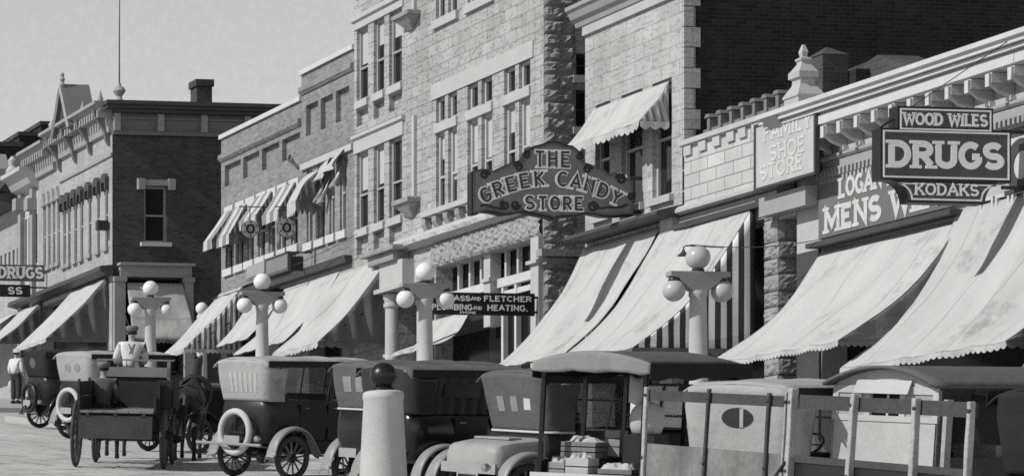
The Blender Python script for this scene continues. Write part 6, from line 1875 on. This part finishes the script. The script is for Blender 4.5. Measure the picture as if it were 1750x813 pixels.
def wagon():
    root = thing('farm_wagon', 'open wooden farm wagon with its tailboard let down, driven away from the camera', 'wagon', local=True)
    def wh(x, y, r):
        w = MB()
        for k in range(14):
            t = 2 * PI * k / 14; w.tube([(x + .07 * math.cos(t), y, r + .07 * math.sin(t)), (x + (r - .05) * math.cos(t), y, r + (r - .05) * math.sin(t))], [.026, .02], 6)
        o = w.build('wheel', M_WOODSP, root)
        w = MB(); w.torus((x, y, r), r - .035, .036, 1, 44, 8); w.build('rim', M_OLDWOOD, o, smooth=True)
        w = MB(); w.lathe([(.05, -.16), (.07, -.12), (.09, 0), (.07, .12), (.05, .16)], (x, y, r), 14, axis=1); w.build('hub', M_WAGON, o, smooth=True)
    for s in (1, -1): wh(0, s * .80, .62); wh(2.2, s * .72, .48)
    hw = .66; z0 = 1.02
    m = MB()
    for k in range(6):
        y = -hw + 2 * hw * k / 6; m.box(-.75, 2.6, y + .006, y + 2 * hw / 6 - .006, z0, z0 + .04)
    m.build('floor', M_WAGONLT, root)
    m = MB()
    for s in (1, -1):
        m.box(-.72, 2.6, s * (hw + .02) - .018, s * (hw + .02) + .018, z0 + .0, z0 + .28); m.box(-.45, 2.6, s * (hw + .03) - .018, s * (hw + .03) + .018, z0 + .295, z0 + .55)
        for x in (-.5, .9, 2.3): m.box(x, x + .06, s * (hw + .06) - .02, s * (hw + .06) + .02, z0 - .1, z0 + .6)
    m.build('side_board', M_WAGON, root)
    m = MB(); m.box(-.85, -.80, -.66, .66, z0 - .46, z0 - .05); m.build('tailboard', M_OLDWOOD, root)
    m = MB()
    for y in (-.5, 0, .5): m.box(-.86, -.70, y - .03, y + .03, z0 - .06, z0 - .01)
    m.build('hinge', M_IRON, root)
    # higher front box and seat
    m = MB(); m.box(1.9, 1.94, -.66, .66, z0 + .05, z0 + .78); m.build('front_board', M_WAGON, root)
    m = MB(); m.box(1.86, 1.898, -.66, .66, z0 + .62, z0 + .80); m.box(1.85, 1.90, -.72, .72, z0 + .92, z0 + .95); m.box(1.86, 1.90, -.66, -.60, z0 + .05, z0 + .92); m.box(1.86, 1.90, .60, .66, z0 + .05, z0 + .92); m.box(1.86, 1.90, -.06, -.0, z0 + .801, z0 + .92); m.build('seat_back_rail', M_WAGONLT, root)
    m = MB(); m.box(2.0, 2.45, -.55, .55, z0 + .62, z0 + .68); m.build('seat', M_WAGON, root)
    for s in (1, -1):
        m = MB(); m.tube([(2.05, s * .4, z0 + .1), (2.2, s * .4, z0 + .35), (2.22, s * .4, z0 + .62)], .02, 6); m.build('seat_spring', M_IRON, root)
    m = MB(); m.box(-.4, -.34, -.98, -.66, z0 + .1, z0 + .56); m.box(-.4, .5, -.98, -.93, z0 + .1, z0 + .56); m.box(-.4, .5, -.94, -.70, z0 + .55, z0 + .58); m.build('wheel_guard', M_WAGON, root)
    m = MB(); m.tube([(0, -.8, .62), (0, .8, .62)], .05, 8); m.tube([(2.2, -.72, .48), (2.2, .72, .48)], .05, 8); m.box(-.2, 2.4, -.06, .06, .6, .72); m.box(-.1, .1, -.6, .6, .68, z0 - .01); m.box(2.1, 2.3, -.55, .55, .5, z0 - .01); m.build('running_gear', M_WAGON, root)
    m = MB(); m.tube([(2.3, 0, .6), (5.0, 0, .75)], .045, 8); m.box(2.75, 2.83, -.7, .7, .62, .7); m.build('pole', M_WAGON, root)
    return root
WG = wagon(); 
WGX = 17.05; put(WG, 204, WGX, 25)
def at_wagon(x, y, z): return on_bed(WG, x, y, z)
dr = person('wagon driver in white shirt, suspenders and cap, seen from behind', True, suspenders=True)
dr.location = at_wagon(2.15, .12, 1.02 + .70); dr.rotation_euler = (WG.rotation_euler.to_matrix() @ Matrix.Rotation(.10, 3, 'Y') @ Matrix.Rotation(.12, 3, 'Z')).to_euler()
def reins():
    m = MB()
    for s in (1, -1): m.tube([at_wagon(2.55, .26 + s * .18, 1.85), at_wagon(3.6, .5 * s - .1, 1.72), at_wagon(4.6, .62 * s, 1.55)], .010, 5)
    tag(m.build('reins', M_LEATHER), 'thin leather reins running from the driver to the team', 'reins')
reins()
bo = person('person in a grey cap sitting low at the front left of the wagon bed', True, suspenders=False, shirt=mat('dark_shirt', .09, .9, .15, 6, .1, 30))
bo.location = at_wagon(1.2, .50, 1.02 + .02); bo.rotation_euler = WG.rotation_euler
def horse(label, y):
    root = thing('horse', label, 'horse', local=True, group=None)
    V = []; E = []; Rr = []
    def add(p, r, par=None):
        V.append(p); Rr.append(r); i = len(V) - 1
        if par is not None: E.append((par, i))
        return i
    rump = add((.0, 0, 1.22), (.27, .27)); belly = add((.55, 0, 1.16), (.29, .31), rump); chest = add((1.15, 0, 1.18), (.25, .32), belly)
    n1 = add((1.5, 0, 1.5), (.13, .2), chest); n2 = add((1.8, 0, 1.82), (.09, .15), n1); h1 = add((1.95, 0, 1.88), (.09, .12), n2); h2 = add((2.15, 0, 1.68), (.07, .09), h1); h3 = add((2.32, 0, 1.48), (.05, .06), h2)
    for s in (1, -1): add((1.9, s * .07, 2.06), .025, h1)
    t1 = add((-.27, 0, 1.28), .05, rump); t2 = add((-.36, 0, 1.0), .06, t1); add((-.36, 0, .6), .03, t2)
    for s in (1, -1):
        a = add((-.02, s * .17, 1.0), (.14, .17), rump); k = add((.1, s * .19, .82), (.09, .11), a); hk = add((-.18, s * .18, .52), (.05, .06), k); f = add((-.12, s * .18, .2), .038, hk); p = add((-.07, s * .18, .1), .045, f); add((-.04, s * .18, .04), .06, p)
        a = add((1.12, s * .17, .92), (.1, .13), chest); k = add((1.14, s * .17, .52), (.05, .055), a); f = add((1.12, s * .17, .2), .036, k); p = add((1.15, s * .17, .1), .043, f); add((1.18, s * .17, .04), .058, p)
    skin('body', V, E, Rr, M_HORSE, root)
    m = MB(); m.torus((1.38, 0, 1.32), .30, .06, 0, 24, 8); m.build('collar', M_LEATHER, root, smooth=True)
    m = MB()
    for s in (1, -1): m.tube([(1.4, s * .27, 1.15), (.5, s * .33, 1.05), (-.3, s * .28, .95)], .025, 6)
    m.tube([(.0, .29, 1.1), (-.02, .2, 1.42), (-.02, 0, 1.5), (-.02, -.2, 1.42), (.0, -.29, 1.1)], .02, 6); m.build('harness', M_LEATHER, root)
    root.location = at_wagon(3.25, y, 0); root.rotation_euler = WG.rotation_euler
    return root
horse('left dark horse of the wagon team, legs seen under the wagon bed', .62)
horse('right dark horse of the wagon team, beside the wheel', -.85)
wk = person('man in white shirt and straw hat standing on the sidewalk at far left', False, hat='straw', arms={1: [(.02, .20, .50), (.0, .26, .24), (.12, .27, .02)], -1: [(.02, -.20, .50), (-.01, -.26, .24), (.10, -.27, .02)]})
X = 27.2; Y = plane_y(27, X); wk.location = (X, Y, gz(Y) + .155); wk.rotation_euler = (0, 0, R(35))
def bundle():
    m = MB(); m.lathe([(.02, .0), (.12, .02), (.15, .15), (.12, .3), (.03, .38)], (0, 0, 0), 14); o = m.build('bag', M_PAPER, smooth=60)
    tag(o, 'white bag held by the standing man at far left', 'bag'); Mw = Matrix.LocRotScale(wk.location, wk.rotation_euler.to_quaternion(), None); o.location = Mw @ Vector((.16, .28, .44))
bundle()
# ------------------------------------------------------------------ daylight and camera
SUND = Vector((.90, .06, -.72)).normalized()
su = bpy.data.lights.new('Sun', 'SUN'); su.energy = 4.1; su.angle = R(.6); su.color = (1, .99, .97)
so = bpy.data.objects.new('sun', su); COL.objects.link(so); so.rotation_euler = SUND.to_track_quat('-Z', 'Y').to_euler(); so.location = (0, 0, 60)
w = bpy.data.worlds.new('World'); SC.world = w; w.use_nodes = True
nt = w.node_tree; nt.nodes.clear()
out = nd(nt, 'ShaderNodeOutputWorld'); bg = nd(nt, 'ShaderNodeBackground'); sky = nd(nt, 'ShaderNodeTexSky')
sky.sky_type = 'NISHITA'; sky.sun_disc = False; sky.sun_elevation = math.asin(-SUND.z); sky.sun_rotation = math.atan2(-SUND.x, -SUND.y) % (2 * PI)
sky.dust_density = 2.0; sky.altitude = 1800
# old blue-sensitive film: the sky is recorded by its blue light, over a pale summer haze
sep = nd(nt, 'ShaderNodeSeparateColor'); nt.links.new(sky.outputs[0], sep.inputs[0])
tcw = nd(nt, 'ShaderNodeTexCoord'); sx = nd(nt, 'ShaderNodeSeparateXYZ'); nt.links.new(tcw.outputs['Generated'], sx.inputs[0])
mr = nd(nt, 'ShaderNodeMapRange', interpolation_type='SMOOTHSTEP'); nt.links.new(sx.outputs[2], mr.inputs['Value'])
for i_, v_ in ((1, .17), (2, .42), (3, 3.15), (4, .15)): mr.inputs[i_].default_value = v_
hz = mth(nt, 'MULTIPLY_ADD', sep.outputs[2], .22, mr.outputs[0])
# unseen sky behind the camera, brightened to lift shaded signs and walls
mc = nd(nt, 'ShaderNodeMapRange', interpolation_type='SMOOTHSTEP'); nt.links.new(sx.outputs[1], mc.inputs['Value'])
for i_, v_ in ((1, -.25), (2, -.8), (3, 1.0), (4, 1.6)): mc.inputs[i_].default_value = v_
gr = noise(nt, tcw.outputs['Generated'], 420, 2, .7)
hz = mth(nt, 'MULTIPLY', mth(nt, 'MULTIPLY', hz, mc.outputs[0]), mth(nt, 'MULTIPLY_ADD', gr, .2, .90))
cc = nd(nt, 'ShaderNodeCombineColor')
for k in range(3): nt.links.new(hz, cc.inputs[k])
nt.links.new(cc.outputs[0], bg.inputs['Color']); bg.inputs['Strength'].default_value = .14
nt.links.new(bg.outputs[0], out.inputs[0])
cam = bpy.data.cameras.new('Camera'); co = bpy.data.objects.new('camera', cam); COL.objects.link(co)
co.location = (0, 0, CAMZ); co.rotation_euler = (R(90), 0, -PHI)
cam.sensor_width = 36; cam.sensor_fit = 'HORIZONTAL'; cam.lens = 36 * FPX / 1750
cam.shift_x = (875 - X0PX) / 1750; cam.shift_y = (HOR - 406.5) / 1750
cam.clip_start = .5; cam.clip_end = 6000
SC.camera = co
SC.view_settings.view_transform = 'Standard'; SC.view_settings.look = 'None'; SC.view_settings.exposure = 0; SC.view_settings.gamma = 1
SC.cycles.use_denoising = False; SC.cycles.max_bounces = 6; SC.cycles.filter_width = 1.6; SC.cycles.sample_clamp_indirect = 2.0; SC.cycles.sample_clamp_direct = 8.0
